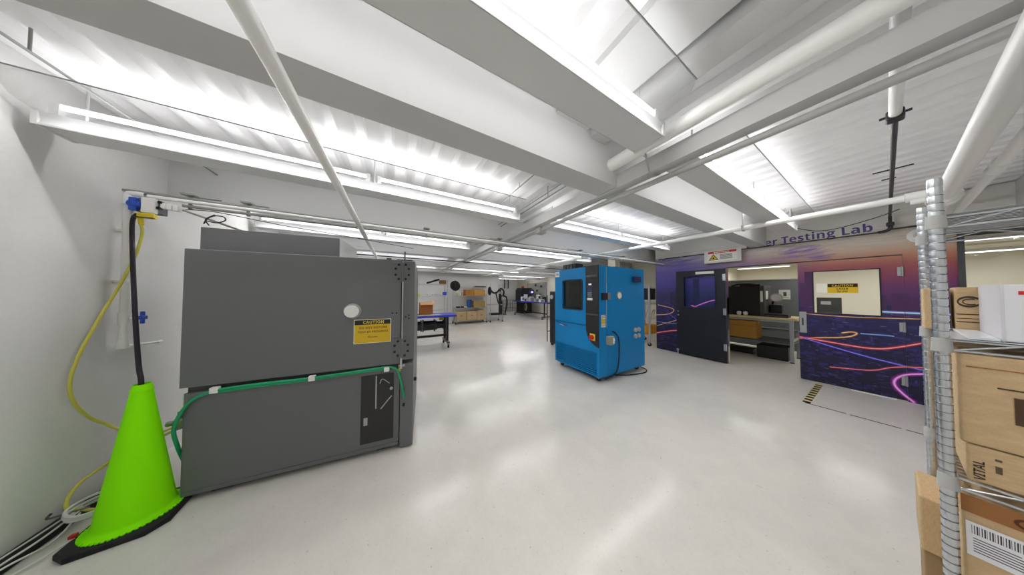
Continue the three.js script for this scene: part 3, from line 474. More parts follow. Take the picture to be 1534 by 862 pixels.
  for (const [x, y] of [[4.02, 0.815], [4.13, 0.82], [4.02, 0.7], [4.13, 0.705]]) part(o, 'socket', [disc(x, y, Z1 + 0.012, 0.042, 0.03, 'z', 14), disc(x + 0.01, y, Z1 + 0.028, 0.018, 0.012, 'z', 10)], M.greyLight, 'round white socket');
  const sb = part(o, 'switch_box', bx(3.172, 0.635, Z1 - 0.004, 3.3, 0.78, Z1 + 0.07, 0.006), S(0xa09c8c, 0.5), 'grey switch box');
  part(sb, 'switch', [bx(3.26, 0.66, Z1 + 0.066, 3.29, 0.755, Z1 + 0.08), disc(3.275, 0.72, Z1 + 0.085, 0.012, 0.012)], M.paper);
  const sticker = canvasTex(96, 192, (c) => { c.fillStyle = '#ece9e0'; c.fillRect(0, 0, 96, 192); c.fillStyle = '#d9b91e'; c.fillRect(6, 60, 84, 80); c.fillStyle = '#555'; for (let i = 0; i < 5; i++) c.fillRect(12, 10 + i * 9, 60 + (i * 13) % 20, 4); for (let i = 0; i < 4; i++) c.fillRect(12, 150 + i * 9, 66, 3); c.fillStyle = '#c8402c'; c.fillRect(60, 8, 26, 12); });
  part(o, 'warning_sticker', panel(0.105, 0.21, 3.1, 1.045, Z1 + 0.0045), S(0xffffff, 0.6, 0, { map: sticker }), 'white and yellow warning sticker');
  part(o, 'door_side', bx(3.06, 0.95, Z1 - 0.03, 3.185, T - 0.002, Z1), M.blue);
  for (const [x, z] of [[3.1, -2.46], [3.1, -3.36], [4.23, -2.46], [4.23, -3.36]]) {
    const c = part(o, 'caster', disc(x, 0.045, z, 0.045, 0.032, 'x', 18), M.black);
    part(c, 'caster_fork', [bx(x - 0.025, 0.045, z - 0.03, x + 0.025, 0.098, z + 0.03, 0.006)], M.steelDull);
  }
  part(o, 'roof_unit', [bx(3.2, T, -3.43, 3.42, T + 0.13, -3.08), bx(3.25, T, -3.02, 3.35, T + 0.055, -2.88)], M.black, 'black unit on the roof');
  for (let i = 0; i < 3; i++) part(o, 'roof_fin', bx(3.19, T + 0.02, -3.4 + i * 0.1, 3.2, T + 0.11, -3.36 + i * 0.1), M.greyDark);
  part(o, 'roof_bracket', bx(3.6, T, -2.6, 3.75, T + 0.03, -2.5), M.greyDark);
  const pc = single('power_cable', [hose([V(3.335, 0.85, Z1 + 0.008), V(3.375, 0.825, Z1 + 0.035), V(3.44, 0.72, Z1 + 0.05), V(3.455, 0.5, Z1 + 0.05), V(3.43, 0.28, Z1 + 0.05), V(3.36, 0.13, Z1 + 0.04), V(3.2, 0.03, Z1 - 0.04)], 0.012, 60, 8), hose([V(3.55, 0.012, Z1 - 0.1), V(3.8, 0.012, Z1 + 0.02), V(4.15, 0.012, Z1 + 0.09), V(4.35, 0.012, Z1 + 0.02), V(4.38, 0.02, Z1 - 0.12)], 0.011, 50, 8)], S(0x10142c, 0.5), 'dark cable looping down the side of the blue chamber to the floor', 'cable');
})();
// ================= cone, hoses and wall services =================
(function cone() {
  const cx = -1.488, cz = -2.472, o = thing('traffic_cone', 'tall lime green traffic cone on a black rubber base', 'traffic cone', [cx, 0, cz], 4 * D2R);
  const b = new THREE.Shape(), s = 0.186, k = 0.06; b.moveTo(-s + k, -s); b.lineTo(s - k, -s); b.lineTo(s, -s + k); b.lineTo(s, s - k); b.lineTo(s - k, s); b.lineTo(-s + k, s); b.lineTo(-s, s - k); b.lineTo(-s, -s + k); b.closePath();
  const g = new THREE.ExtrudeGeometry(b, { depth: 0.022, bevelEnabled: true, bevelSize: 0.008, bevelThickness: 0.008, bevelSegments: 2 }); g.rotateX(-Math.PI / 2); g.translate(0, 0.008, 0);
  part(o, 'base', g, M.rubber, 'black rubber base');
  const pr = [[0.168, 0.034], [0.166, 0.046], [0.15, 0.055], [0.142, 0.075], [0.041, 0.855], [0.043, 0.86], [0.043, 0.872], [0.038, 0.875], [0.036, 0.9], [0.034, 0.905], [0.031, 0.905], [0.03, 0.86], [0.13, 0.07]].map(([x, y]) => new THREE.Vector2(x, y));
  const body = part(o, 'cone_body', new THREE.LatheGeometry(pr, 56), M.lime);
  const teeth = []; for (let i = 0; i < 52; i++) { const a = i / 52 * Math.PI * 2, t = bx(-0.006, 0.03, 0.165, 0.006, 0.044, 0.178); t.rotateY(a); teeth.push(t); }
  part(body, 'tooth_ring', teeth, M.lime, 'ring of small green teeth');
})();
const WX = XL + 0.045;
(function services() {
  const p = thing('drain_pipe', 'white plastic riser pipe with a blue valve on the side wall', 'pipe');
  part(p, 'riser', [rod(V(WX, 1.085, -2.925), V(WX, 2.285, -2.915), 0.0215, 16), hose([V(WX, 2.25, -2.915), V(WX, 2.3, -2.915), V(WX + 0.02, 2.31, -2.915), V(WX + 0.08, 2.308, -2.915)], 0.022, 16, 12)], M.whitePipe);
  each(p, 'coupling', [rod(V(WX, 1.28, -2.925), V(WX, 1.36, -2.925), 0.028, 16), rod(V(WX, 1.085, -2.925), V(WX, 1.15, -2.925), 0.026, 16), rod(V(WX, 2.22, -2.915), V(WX, 2.27, -2.915), 0.027, 16)], M.whitePipe);
  part(p, 'stub', [rod(V(WX, 1.1, -2.93), V(WX + 0.01, 1.08, -3.2), 0.011, 10), rod(V(WX + 0.01, 1.08, -3.17), V(WX + 0.01, 1.08, -3.21), 0.015, 10)], M.whitePipe);
  for (const y of [1.6, 2.0]) part(p, 'pipe_clip', bx(XL, y, -2.95, WX + 0.02, y + 0.02, -2.9, 0.003), M.whitePipe);
  const v = part(p, 'valve', [rod(V(WX + 0.02, 1.32, -2.93), V(WX + 0.07, 1.32, -2.94), 0.014, 10)], M.paper);
  part(v, 'valve_handle', [bx(WX + 0.06, 1.305, -2.965, WX + 0.085, 1.335, -2.915, 0.006), bx(WX + 0.063, 1.27, -2.95, WX + 0.082, 1.37, -2.93, 0.006)], M.valveBlue, 'blue valve handle');
  const bxs = thing('power_outlet', 'cluster of blue and white industrial sockets beneath the conduits', 'socket');
  part(bxs, 'back_box', [bx(-1.805, 2.17, -2.985, -1.705, 2.283, -2.9, 0.006), bx(-1.828, 2.175, -2.975, -1.8, 2.275, -2.92, 0.006)], M.panelGrey);
  part(bxs, 'blue_socket', [disc(-1.81, 2.225, -2.9, 0.032, 0.05, 'z', 16), bx(-1.83, 2.17, -2.9, -1.795, 2.275, -2.87, 0.006), bx(-1.81, 2.205, -2.88, -1.775, 2.235, -2.855, 0.004)], M.valveBlue, 'blue industrial socket');
  part(bxs, 'white_cover', [bx(-1.77, 2.16, -2.9, -1.705, 2.283, -2.865, 0.006)], M.paper);
  part(bxs, 'terminal_block', [0, 1, 2].map((i) => bx(-1.69 + i * 0.03, 2.215 - i * 0.004, -2.925, -1.664 + i * 0.03, 2.262 - i * 0.004, -2.885, 0.003)), M.paper);
  each(bxs, 'black_knob', [bx(-1.7, 2.2, -2.9, -1.685, 2.22, -2.87), bx(-1.7, 2.25, -2.905, -1.68, 2.27, -2.88)], M.black);
  part(bxs, 'mounting_bar', rod(V(-1.6, 2.23, -2.93), V(-1.2, 2.08, -3.05), 0.009, 8), M.conduit);
  const yp = thing('yellow_plug', 'yellow cable plug hanging beneath the socket cluster', 'plug');
  part(yp, 'plug_body', [bx(-1.78, 2.115, -2.895, -1.7, 2.155, -2.85, 0.008), rod(V(-1.77, 2.12, -2.87), V(-1.76, 2.06, -2.865), 0.014, 10)], M.yellow);
  part(yp, 'lever', bx(-1.79, 2.112, -2.85, -1.69, 2.118, -2.835), M.darkSteel);
  single('black_hose', hose([V(-1.775, 2.14, -2.885), atZ(203, 322, -2.88), atZ(198.5, 333, -2.87), atZ(198, 360, -2.85), atZ(200, 420, -2.76), atZ(203.5, 490, -2.65), atZ(208, 550, -2.54), V(-1.505, 0.93, -2.49), V(-1.49, 0.8, -2.472)], 0.0115, 70, 10), S(0x1d1420, 0.6), 'thick black hose dropping from the sockets into the cone', 'hose');
  const yh = atX;
  single('yellow_hose', [hose([V(-1.765, 2.07, -2.866), atX(213, 350, -1.77), atX(202, 385, -1.79), atX(178, 430, -1.82), atX(150, 475, -1.85), atX(122, 525, -1.86), atX(105, 570, -1.86), atX(110, 602, -1.86), atX(133, 625, -1.85), atX(160, 636, -1.82), V(-1.75, 0.5, -2.78), V(-1.6, 0.45, -2.72), V(-1.45, 0.5, -2.68), V(-1.375, 0.56, -2.62)], 0.0085, 120, 8)], M.yellowHose, 'long yellow hose sagging along the white wall behind the cone', 'hose');
  single('yellow_cable', hose([V(-1.4, 0.5, -2.66), V(-1.55, 0.42, -2.72), V(-1.72, 0.36, -2.78), atX(150, 702, -1.84), atX(122, 722, -1.85), atX(103, 745, -1.85), atX(100, 762, -1.83), V(-1.79, 0.09, -2.62), V(-1.7, 0.07, -2.6), V(-1.62, 0.07, -2.62)], 0.009, 90, 8), M.yellowHose, 'thin yellow cable coiling onto the floor beside the cone', 'cable');
  // floor tangle beside the cone
  single('cable_tray', [bx(XL + 0.002, 0, -2.98, XL + 0.075, 0.055, -1.6, 0.01)], M.rubber, 'black floor cable cover along the side wall', 'cable cover');
  const wc = S(0xd9d9d6, 0.5), gc = S(0x77787a, 0.5);
  const paths = [
    [[-1.8, 0.1, -2.64], [-1.84, 0.075, -2.5], [-1.86, 0.07, -2.3], [-1.84, 0.065, -2.0]], [[-1.79, 0.09, -2.62], [-1.8, 0.07, -2.45], [-1.82, 0.065, -2.25], [-1.79, 0.015, -2.0]],
    [[-1.78, 0.08, -2.6], [-1.76, 0.04, -2.45], [-1.79, 0.065, -2.3], [-1.84, 0.066, -2.1]], [[-1.67, 0.04, -2.42], [-1.72, 0.02, -2.36], [-1.78, 0.02, -2.24], [-1.8, 0.012, -2.0]]];
  for (const q of paths) single('network_cable', hose(q.map((a) => V(...a)), 0.0055, 30, 6), wc, 'thin white cable trailing over the black cable cover', 'cable', 'white cables beside the wall');
  const coil = []; for (let i = 0; i <= 60; i++) { const a = i / 60 * Math.PI * 6; coil.push(V(-1.73 + Math.cos(a) * (0.085 + 0.008 * Math.sin(a * 1.7)), 0.075 + i * 0.0008 + 0.012 * Math.sin(a * 0.9), -2.62 + Math.sin(a) * 0.11)); }
  single('cable_coil', hose(coil, 0.0085, 160, 6), wc, 'coil of white cable lying behind the cone', 'cable');
  single('grey_lead', hose([V(-1.83, 0.16, -2.53), V(-1.86, 0.12, -2.56), V(-1.83, 0.1, -2.6), V(-1.76, 0.09, -2.62)], 0.006, 20, 6), gc, 'short grey cable end curling up by the wall', 'cable');
  for (const [x, y, z] of [[-1.82, 0.07, -2.25], [-1.675, 0.05, -2.42]]) single('cable_tie', bx(x - 0.012, y - 0.006, z - 0.012, x + 0.012, y + 0.014, z + 0.012, 0.004), M.red, 'small red cable marker on the white cables', 'cable tie', 'red cable markers');
  // loose wire under the conduits
  single('loose_wire', [hose([V(-1.57, 2.23, -2.9), V(-1.4, 2.24, -2.9), V(-1.0, 2.2, -2.95), V(-0.5, 2.16, -2.95), V(0.2, 2.1, -3.0)], 0.0035, 40, 5), hose([V(-1.46, 2.12, -2.88), V(-1.44, 2.17, -2.88), V(-1.4, 2.2, -2.88), V(-1.35, 2.2, -2.88), V(-1.34, 2.17, -2.88), V(-1.39, 2.14, -2.88), V(-1.45, 2.15, -2.88)], 0.005, 40, 5), hose([V(-1.4, 2.21, -2.88), V(-1.45, 2.16, -2.88), V(-1.43, 2.11, -2.88)], 0.005, 12, 5)], M.darkSteel, 'tangle of thin dark wire below the conduits', 'wire');
})();
// ================= wire racks and boxes =================
function postGeo(h, r) { const p = []; for (let y = 0.02; y < h; y += 0.0254) { p.push([r, y], [r, y + 0.0195], [r * 0.9, y + 0.0205], [r * 0.9, y + 0.0245]); } return new THREE.LatheGeometry([[0, 0.02], ...p, [r, h], [r * 0.7, h + 0.006], [0, h + 0.007]].map(([x, y]) => new THREE.Vector2(x, y)), 14); }
function wireShelf(w, d, step = 0.03) { // centred in x, z; top at y = 0
  const g = [], a = w / 2 - 0.015, b = d / 2 - 0.015, R = 0.004;
  for (const y of [-0.003, -0.033]) for (const s of [-1, 1]) { g.push(rod(V(-a, y, s * b), V(a, y, s * b), R, 6), rod(V(s * a, y, -b), V(s * a, y, b), R, 6)); }
  for (const s of [-1, 1]) { const n = Math.max(2, Math.round(w / 0.09)); for (let i = 0; i < n; i++) g.push(rod(V(-a + 2 * a * i / n, i % 2 ? -0.003 : -0.033, s * b), V(-a + 2 * a * (i + 1) / n, i % 2 ? -0.033 : -0.003, s * b), R * 0.8, 5)); const m = Math.max(2, Math.round(d / 0.09)); for (let i = 0; i < m; i++) g.push(rod(V(s * a, i % 2 ? -0.003 : -0.033, -b + 2 * b * i / m), V(s * a, i % 2 ? -0.033 : -0.003, -b + 2 * b * (i + 1) / m), R * 0.8, 5)); }
  const n = Math.round(w / step); for (let i = 1; i < n; i++) g.push(rod(V(-a + 2 * a * i / n, -0.001, -b), V(-a + 2 * a * i / n, -0.001, b), 0.0022, 4));
  g.push(rod(V(-a, -0.006, 0), V(a, -0.006, 0), 0.0035, 5));
  return g;
}
function wireRack(label, x0, x1, z0, z1, H, ys, opt = {}) {
  const o = thing('wire_rack', label, 'shelving', [(x0 + x1) / 2, 0, (z0 + z1) / 2], 0, opt.group), w = x1 - x0, d = z1 - z0, r = opt.r ?? 0.0127, lift = opt.caster ? 0.11 : 0;
  const pg = opt.plain ? rod(V(0, 0.02, 0), V(0, H, 0), r, 8) : postGeo(H, r);
  for (const sx of [-1, 1]) for (const sz of [-1, 1]) {
    const p = part(o, 'post', pg, M.steel); p.position.set(sx * (w / 2), 0, sz * (d / 2)); if (lift) { p.scale.y = (H - lift) / H; p.position.y = lift; }
    if (opt.caster) { const c = part(o, 'caster', [disc(sx * w / 2, 0.05, sz * d / 2, 0.05, 0.03, 'x', 16)], M.rubber); part(c, 'caster_fork', bx(sx * w / 2 - 0.022, 0.05, sz * d / 2 - 0.025, sx * w / 2 + 0.022, 0.13, sz * d / 2 + 0.025, 0.006), M.steelDull); }
    else part(o, 'foot', rod(V(sx * w / 2, 0, sz * d / 2), V(sx * w / 2, 0.03, sz * d / 2), 0.016, 10), M.rubber);
  }
  ys.forEach((y) => {
    const s = part(o, 'shelf', wireShelf(w, d, opt.step ?? 0.03), M.steel); s.position.y = y;
    if (!opt.plain) each(s, 'corner_collar', [-1, 1].flatMap((sx) => [-1, 1].map((sz) => rod(V(sx * w / 2, -0.038, sz * d / 2), V(sx * w / 2, 0.004, sz * d / 2), 0.0168, 14, 0.0152))), M.greyLight);
  });
  return o;
}
function carton(label, x0, x1, y0, y1, z0, z1, opt = {}) { // cardboard box with flap seam and tape
  const o = thing('cardboard_box', label, 'box', [0, 0, 0], 0, opt.group), m = opt.mat ?? M.card;
  part(o, 'box_body', bx(x0, y0, z0, x1, y1, z1, 0.006), m);
  const alongX = (x1 - x0) >= (z1 - z0), t = opt.tape ?? 0.05;
  if (opt.tape !== 0) part(o, 'tape', alongX ? [bx(x0 - 0.001, y1, (z0 + z1) / 2 - t / 2, x1 + 0.001, y1 + 0.0012, (z0 + z1) / 2 + t / 2), bx(x0 - 0.0012, y1 - 0.06, (z0 + z1) / 2 - t / 2, x0, y1, (z0 + z1) / 2 + t / 2)] : [bx((x0 + x1) / 2 - t / 2, y1, z0 - 0.001, (x0 + x1) / 2 + t / 2, y1 + 0.0012, z1 + 0.001), bx((x0 + x1) / 2 - t / 2, y1 - 0.06, z1, (x0 + x1) / 2 + t / 2, y1, z1 + 0.0012)], M.tape, 'glossy packing tape');
  return o;
}
const printMat = (w, h, draw) => S(0xffffff, 0.8, 0, { map: canvasTex(w, h, draw), transparent: true });
(function nearRack() {
  const o = wireRack('tall chrome wire rack packed with boxes by the overhead pipes', 1.515, 1.975, 0.083, 1.293, 1.88, [1.775, 1.385, 0.962, 0.3]);
  part(o, 'shelf_liner', bx(-0.215, 1.777, -0.59, 0.215, 1.781, 0.59), M.panelGrey, 'grey plastic shelf liner').position.set(0, 0, 0);
  const rings = []; for (let y = 0.04; y < 1.86; y += 0.0254) rings.push(new THREE.CylinderGeometry(0.01285, 0.01285, 0.0018, 14, 1, true).translate(-0.23, y, -0.605)); const rg = part(o, 'groove_rings', rings, S(0x6a6b6e, 0.5, 0.4), 'dark ring grooves on the post'); rg.userData.kind = 'stuff';
  part(o, 'clear_liner', bx(-0.222, 1.387, -0.595, 0.222, 1.389, 0.59), S(0xc8ccd0, 0.2), 'smooth pale shelf liner');
  
  // printed carton on the upper shelf
  const c = carton('slim cardboard carton printed with a dark curved logo on upper rack shelf', 1.84, 1.955, 1.392, 1.553, 0.125, 0.5, { tape: 0 });
  part(c, 'print', panel(0.055, 0.13, 1.8385, 1.475, 0.1545, '-x'), printMat(128, 128, (g) => { g.strokeStyle = '#4a3a26'; g.lineWidth = 7; g.beginPath(); g.ellipse(50, 40, 42, 17, 0, 0.6, 5.6); g.stroke(); g.lineWidth = 4; g.beginPath(); g.ellipse(56, 40, 30, 10, 0, 1, 5.2); g.stroke(); g.fillStyle = '#4a3a26'; g.fillRect(0, 84, 128, 3); g.fillRect(0, 100, 128, 2); g.fillRect(0, 112, 128, 3); }));
  const w = thing('white_box', 'glossy white product box with a red stripe on upper rack shelf', 'box');
  const wb = part(w, 'box_body', bx(1.542, 1.39, 0.163, 1.83, 1.556, 0.62, 0.004), S(0xe9e9ee, 0.35));
  part(w, 'red_stripe', bx(1.5405, 1.527, 0.183, 1.542, 1.537, 0.62), M.red, 'red printed stripe');
  part(w, 'print', panel(0.09, 0.12, 1.5408, 1.45, 0.225, '-x'), printMat(96, 128, (g) => { g.strokeStyle = '#9a9aa4'; g.lineWidth = 3; for (const y of [20, 84]) { g.beginPath(); g.moveTo(10, y + 8); g.lineTo(24, y); g.lineTo(30, y + 6); g.lineTo(46, y - 2); g.stroke(); } }));
  part(wb, 'lid_edge', bx(1.541, 1.39, 0.162, 1.832, 1.556, 0.166), S(0xdedee4, 0.4));
  single('plastic_sheet', bx(1.53, 1.39, 0.12, 1.83, 1.398, 0.16, 0.002), S(0xdfe3e8, 0.25), 'folded clear plastic sheet beside the white product box', 'sheet');
  single('cardboard_box', bx(1.84, 1.39, 0.072, 1.955, 1.55, 0.115, 0.004), M.card, 'narrow cardboard box poking out past the rack end', 'box');
  // big carton above a flat printed carton on the middle shelf
  const b = carton('big worn cardboard box stacked on a flat carton in the rack', 1.527, 1.95, 1.076, 1.345, 0.103, 0.62, {});
  part(b, 'flap_seam', [bx(1.5255, 1.307, 0.115, 1.5275, 1.31, 0.6), bx(1.526, 1.24, 0.3, 1.5275, 1.243, 0.6)], M.cardDark);
  part(b, 'print', panel(0.3, 0.16, 1.5258, 1.2, 0.302, '-x'), printMat(256, 128, (g) => { g.fillStyle = '#4b3622'; g.font = 'bold 84px sans-serif'; g.fillText('H', 8, 96); g.fillRect(0, 18, 150, 3); }));
  const f = carton('flat cardboard carton with black lettering under the big worn box', 1.53, 1.94, 0.966, 1.073, 0.11, 0.6, { tape: 0 });
  part(f, 'print', panel(0.05, 0.1, 1.5285, 1.02, 0.14, '-x'), printMat(96, 192, (g) => { g.fillStyle = '#33281d'; g.save(); g.translate(34, 185); g.rotate(-Math.PI / 2); g.font = 'bold 40px sans-serif'; g.fillText('VITAL', 0, 0); g.restore(); g.globalAlpha = 0.6; g.fillRect(58, 40, 16, 14); g.fillRect(58, 80, 16, 40); }));
  // lower boxes
  const l = carton('cardboard box with a white shipping label beneath the middle shelf', 1.532, 1.95, 0.545, 0.915, 0.1, 0.66, { mat: M.card });
  part(l, 'top_band', bx(1.53, 0.866, 0.1, 1.533, 0.915, 0.66), M.cardDark, 'darker brown band');
  part(l, 'shipping_label', panel(0.16, 0.1, 1.5302, 0.79, 0.185, '-x'), printMat(256, 160, (g) => { g.fillStyle = '#e9e9ec'; g.fillRect(0, 0, 256, 160); g.fillStyle = '#2c2c30'; for (let i = 0; i < 20; i++) g.fillRect(12 + i * 5, 14, 1 + (i * 7) % 3, 40); for (let i = 0; i < 6; i++) g.fillRect(14, 72 + i * 12, 90 + (i * 37) % 80, 4); for (let i = 0; i < 14; i++) g.fillRect(170 + i * 5, 90, 1 + (i * 5) % 3, 50); }), 'white shipping label');
  part(l, 'print', panel(0.07, 0.045, 1.5284, 0.888, 0.19, '-x'), printMat(128, 80, (g) => { g.strokeStyle = '#5e2c1c'; g.lineWidth = 9; g.beginPath(); g.ellipse(70, 40, 50, 26, 0, 0, 6.3); g.stroke(); }));
  carton('taped cardboard box sticking out at the rack end', 1.72, 1.955, 0.58, 0.775, 0.045, 0.097, { tape: 0 });
  single('cardboard_box', bx(1.74, 0.306, 0.05, 1.95, 0.575, 0.099, 0.005), S(0x9d8560, 0.85), 'brown carton standing at the lowest rack shelf end', 'box');
  carton('plain brown carton on the lowest rack shelf', 1.54, 1.95, 0.306, 0.54, 0.12, 0.7, { tape: 0 });
})();
// ================= laser lab seen through the doorway =================
(function lab() {
  const lamp = (x, y, z0, z1, label) => {
    const o = thing('ceiling_light', label, 'ceiling light', [x, y, z0], 0, 'lights inside the laser lab');
    part(o, 'lamp_body', bx(-0.11, 0, 0, 0.11, 0.06, z1 - z0, 0.006), M.lampPan); part(o, 'diffuser', bx(-0.1, -0.012, 0.02, 0.1, 0, z1 - z0 - 0.02, 0.004), M.tube, 'glowing diffuser');
    part(o, 'hanger_rod', [rod(V(0, 0.06, 0.1), V(0, 2.62 - y, 0.1), 0.005, 6), rod(V(0, 0.06, z1 - z0 - 0.1), V(0, 2.62 - y, z1 - z0 - 0.1), 0.005, 6)], M.greyLight);
    const l = new THREE.RectAreaLight(LAMP_TINT, LAB_LAMP, 0.18, z1 - z0); l.position.set(0, -0.02, (z1 - z0) / 2); l.rotation.set(-Math.PI / 2, 0, 0); l.name = 'lamp_glow'; o.add(l);
  };
  lamp(11.2, 2.42, -2.7, -1.5, 'fluorescent light deep inside the laser lab'); lamp(9.2, 2.4, -2.8, -1.6, 'fluorescent light above the lab work bench'); lamp(8.6, 2.45, -0.9, 1.2, 'fluorescent light behind the printed door window'); lamp(11.2, 2.45, -0.6, 1.8, 'fluorescent light near the back wall of the lab');
  const b = thing('work_bench', 'tan topped lab bench inside the laser lab doorway', 'bench');
  part(b, 'bench_top', bx(7.5, 0.925, -2.75, 8.3, 0.975, -0.93, 0.008), M.tan, 'pale tan bench top');
  part(b, 'lower_shelf', bx(7.56, 0.40, -2.7, 8.25, 0.43, -1.0), M.greyDark);
  part(b, 'back_shelf', bx(8.1, 0.62, -2.7, 8.28, 0.66, -1.0), M.panelGrey);
  for (const [x, z] of [[7.56, -1.02], [8.24, -1.02], [7.56, -2.66], [8.24, -2.66]]) { const l = part(b, 'leg', bx(x - 0.025, 0.02, z - 0.025, x + 0.025, 0.925, z + 0.025), M.steelDull); part(l, 'leg_foot', disc(x, 0.01, z, 0.03, 0.02, 'y', 12), M.rubber); }
  part(b, 'frame_rail', [bx(7.55, 0.87, -2.7, 7.58, 0.925, -1.0), bx(7.56, 0.44, -1.04, 8.24, 0.5, -1.01)], M.steelDull);
  const e = thing('equipment_case', 'large black equipment enclosure standing on the lab bench', 'enclosure');
  part(e, 'case_body', bx(7.6, 0.976, -2.4, 8.2, 1.7, -1.47, 0.01), M.softBlack);
  part(e, 'case_side', bx(7.58, 0.976, -1.47, 8.2, 1.7, -1.4, 0.008), M.greyDark);
  part(e, 'paper_note', bx(7.72, 1.38, -1.401, 7.92, 1.58, -1.398), M.paper); part(e, 'side_strip', bx(7.578, 1.32, -1.46, 7.58, 1.58, -1.42), M.paper);
  part(e, 'roof_cable', [hose([V(7.8, 1.705, -2.0), V(7.85, 1.75, -1.9), V(7.9, 1.76, -1.7), V(7.95, 1.72, -1.55)], 0.025, 20, 6), bx(7.8, 1.7, -1.85, 8.0, 1.75, -1.5, 0.01)], M.black);
  const k = thing('flat_case', 'black flat instrument lying on the lab bench', 'instrument'); part(k, 'case_body', bx(7.55, 0.976, -1.4, 7.85, 1.05, -1.06, 0.01), M.softBlack); part(k, 'case_lip', bx(7.545, 0.99, -1.38, 7.552, 1.02, -1.08), M.greyDark);
  const mg = thing('bench_lamp', 'round white magnifier lamp on a black arm', 'lamp'); part(mg, 'lamp_head', disc(7.95, 1.42, -1.28, 0.085, 0.02, 'x', 24), M.paper); part(mg, 'lamp_rim', new THREE.TorusGeometry(0.09, 0.012, 8, 24).rotateY(Math.PI / 2).translate(7.945, 1.42, -1.28), M.greyLight); part(mg, 'arm', [hose([V(7.98, 1.4, -1.3), V(8.05, 1.25, -1.36), V(8.0, 1.1, -1.33), V(8.0, 0.99, -1.3)], 0.02, 20, 6), bx(7.95, 0.977, -1.39, 8.1, 1.25, -1.2, 0.02)], M.black);
  for (const z of [-1.81, -1.7]) { const c = thing('paper_cup', 'small white cup on the lab bench edge', 'cup', [7.55, 0.976, z], 0, 'white cups on the lab bench'); part(c, 'cup_body', new THREE.LatheGeometry([[0, 0], [0.032, 0.002], [0.042, 0.05], [0.04, 0.075], [0.03, 0.1], [0, 0.105]].map(([a, q]) => new THREE.Vector2(a, q)), 16), M.paper); }
  const bk = carton('golden brown cardboard box on the lower shelf of the lab bench', 7.54, 8.0, 0.431, 0.845, -2.3, -1.53, { mat: S(0xb8873c, 0.85) }); part(bk, 'lid_edge', bx(7.535, 0.72, -2.3, 7.54, 0.735, -1.53), M.cardDark);
  single('storage_bin', bx(7.62, 0, -1.55, 8.1, 0.3, -1.08, 0.02), M.black, 'black bin on the floor beneath the lab bench', 'bin');
  single('floor_unit', bx(7.8, 0, -2.3, 8.15, 0.12, -1.65, 0.01), M.black, 'low black unit on the floor beneath the lab bench', 'unit');
  const p = thing('cubicle_partition', 'grey office partition with a pinned white notice', 'partition'); part(p, 'partition_panel', bx(9.0, 0.03, -2.6, 9.06, 1.88, -0.9, 0.006), M.panelGrey); part(p, 'top_rail', bx(8.99, 1.88, -2.6, 9.07, 1.91, -0.9), M.greyLight);
  part(p, 'notice', panel(0.19, 0.25, 8.996, 1.49, -1.31, '-x'), printMat(96, 128, (g) => { g.fillStyle = '#efeee9'; g.fillRect(0, 0, 96, 128); g.fillStyle = '#555a58'; g.fillRect(38, 32, 26, 54); g.fillRect(12, 100, 70, 4); }), 'white notice with a small photo');
  part(p, 'foot', [bx(8.85, 0, -2.5, 9.2, 0.03, -2.44), bx(8.85, 0, -1.0, 9.2, 0.03, -0.94)], M.greyDark);
  const mo = thing('monitor', 'black monitor behind the printed door window', 'monitor'); part(mo, 'screen', bx(9.3, 1.02, -0.86, 9.34, 1.42, -0.52, 0.01), M.black); part(mo, 'screen_note', bx(9.298, 1.25, -0.8, 9.3, 1.33, -0.66), M.greyLight); part(mo, 'stand', [bx(9.34, 0.78, -0.72, 9.38, 1.2, -0.66), bx(9.25, 0.76, -0.8, 9.45, 0.78, -0.58)], M.black);
  const dk = thing('desk', 'pale desk carrying the monitor inside the lab', 'desk'); part(dk, 'desk_top', bx(9.1, 0.72, -0.95, 9.8, 0.76, 0.9, 0.006), M.tan); for (const [x, z] of [[9.15, -0.9], [9.75, -0.9], [9.15, 0.85], [9.75, 0.85]]) part(dk, 'leg', bx(x - 0.02, 0, z - 0.02, x + 0.02, 0.72, z + 0.02), M.steelDull);
  single('wall_notice', bx(12.49, 1.55, -1.15, 12.5, 1.85, -0.9), M.paper, 'small white notice on the lab back wall', 'notice');
})();
// laser warning sign above the open door
(function sign() {
  const t = canvasTex(256, 128, (c, W, H) => { c.fillStyle = '#eceae4'; c.fillRect(0, 0, W, H); c.fillStyle = '#c22a24'; c.fillRect(6, 6, W - 12, 26); c.fillStyle = '#f4f2ec'; for (let i = 0; i < 9; i++) c.fillRect(60 + i * 15, 14, 10, 10); c.fillStyle = '#d9b81c'; c.beginPath(); c.moveTo(56, 42); c.lineTo(96, 112); c.lineTo(16, 112); c.closePath(); c.fill(); c.strokeStyle = '#222'; c.lineWidth = 5; c.stroke(); c.fillStyle = '#222'; c.beginPath(); c.arc(56, 90, 9, 0, 6.3); c.fill(); c.fillStyle = '#444'; for (let i = 0; i < 6; i++) c.fillRect(112, 48 + i * 11, 100 + (i * 31) % 30, 5); });
  const o = thing('warning_board', 'white laser warning board with a yellow triangle above the open door', 'sign');
  part(o, 'backing', bx(6.215, 2.2, -2.03, 6.225, 2.47, -1.44, 0.003), S(0xdcdad2, 0.4)); part(o, 'sign_print', panel(0.48, 0.225, 6.2135, 2.35, -1.735, '-x'), S(0xffffff, 0.6, 0, { map: t })); part(o, 'bracket', [bx(6.225, 2.3, -1.95, 6.33, 2.32, -1.9), bx(6.225, 2.3, -1.56, 6.33, 2.32, -1.51)], M.steelDull);
})();
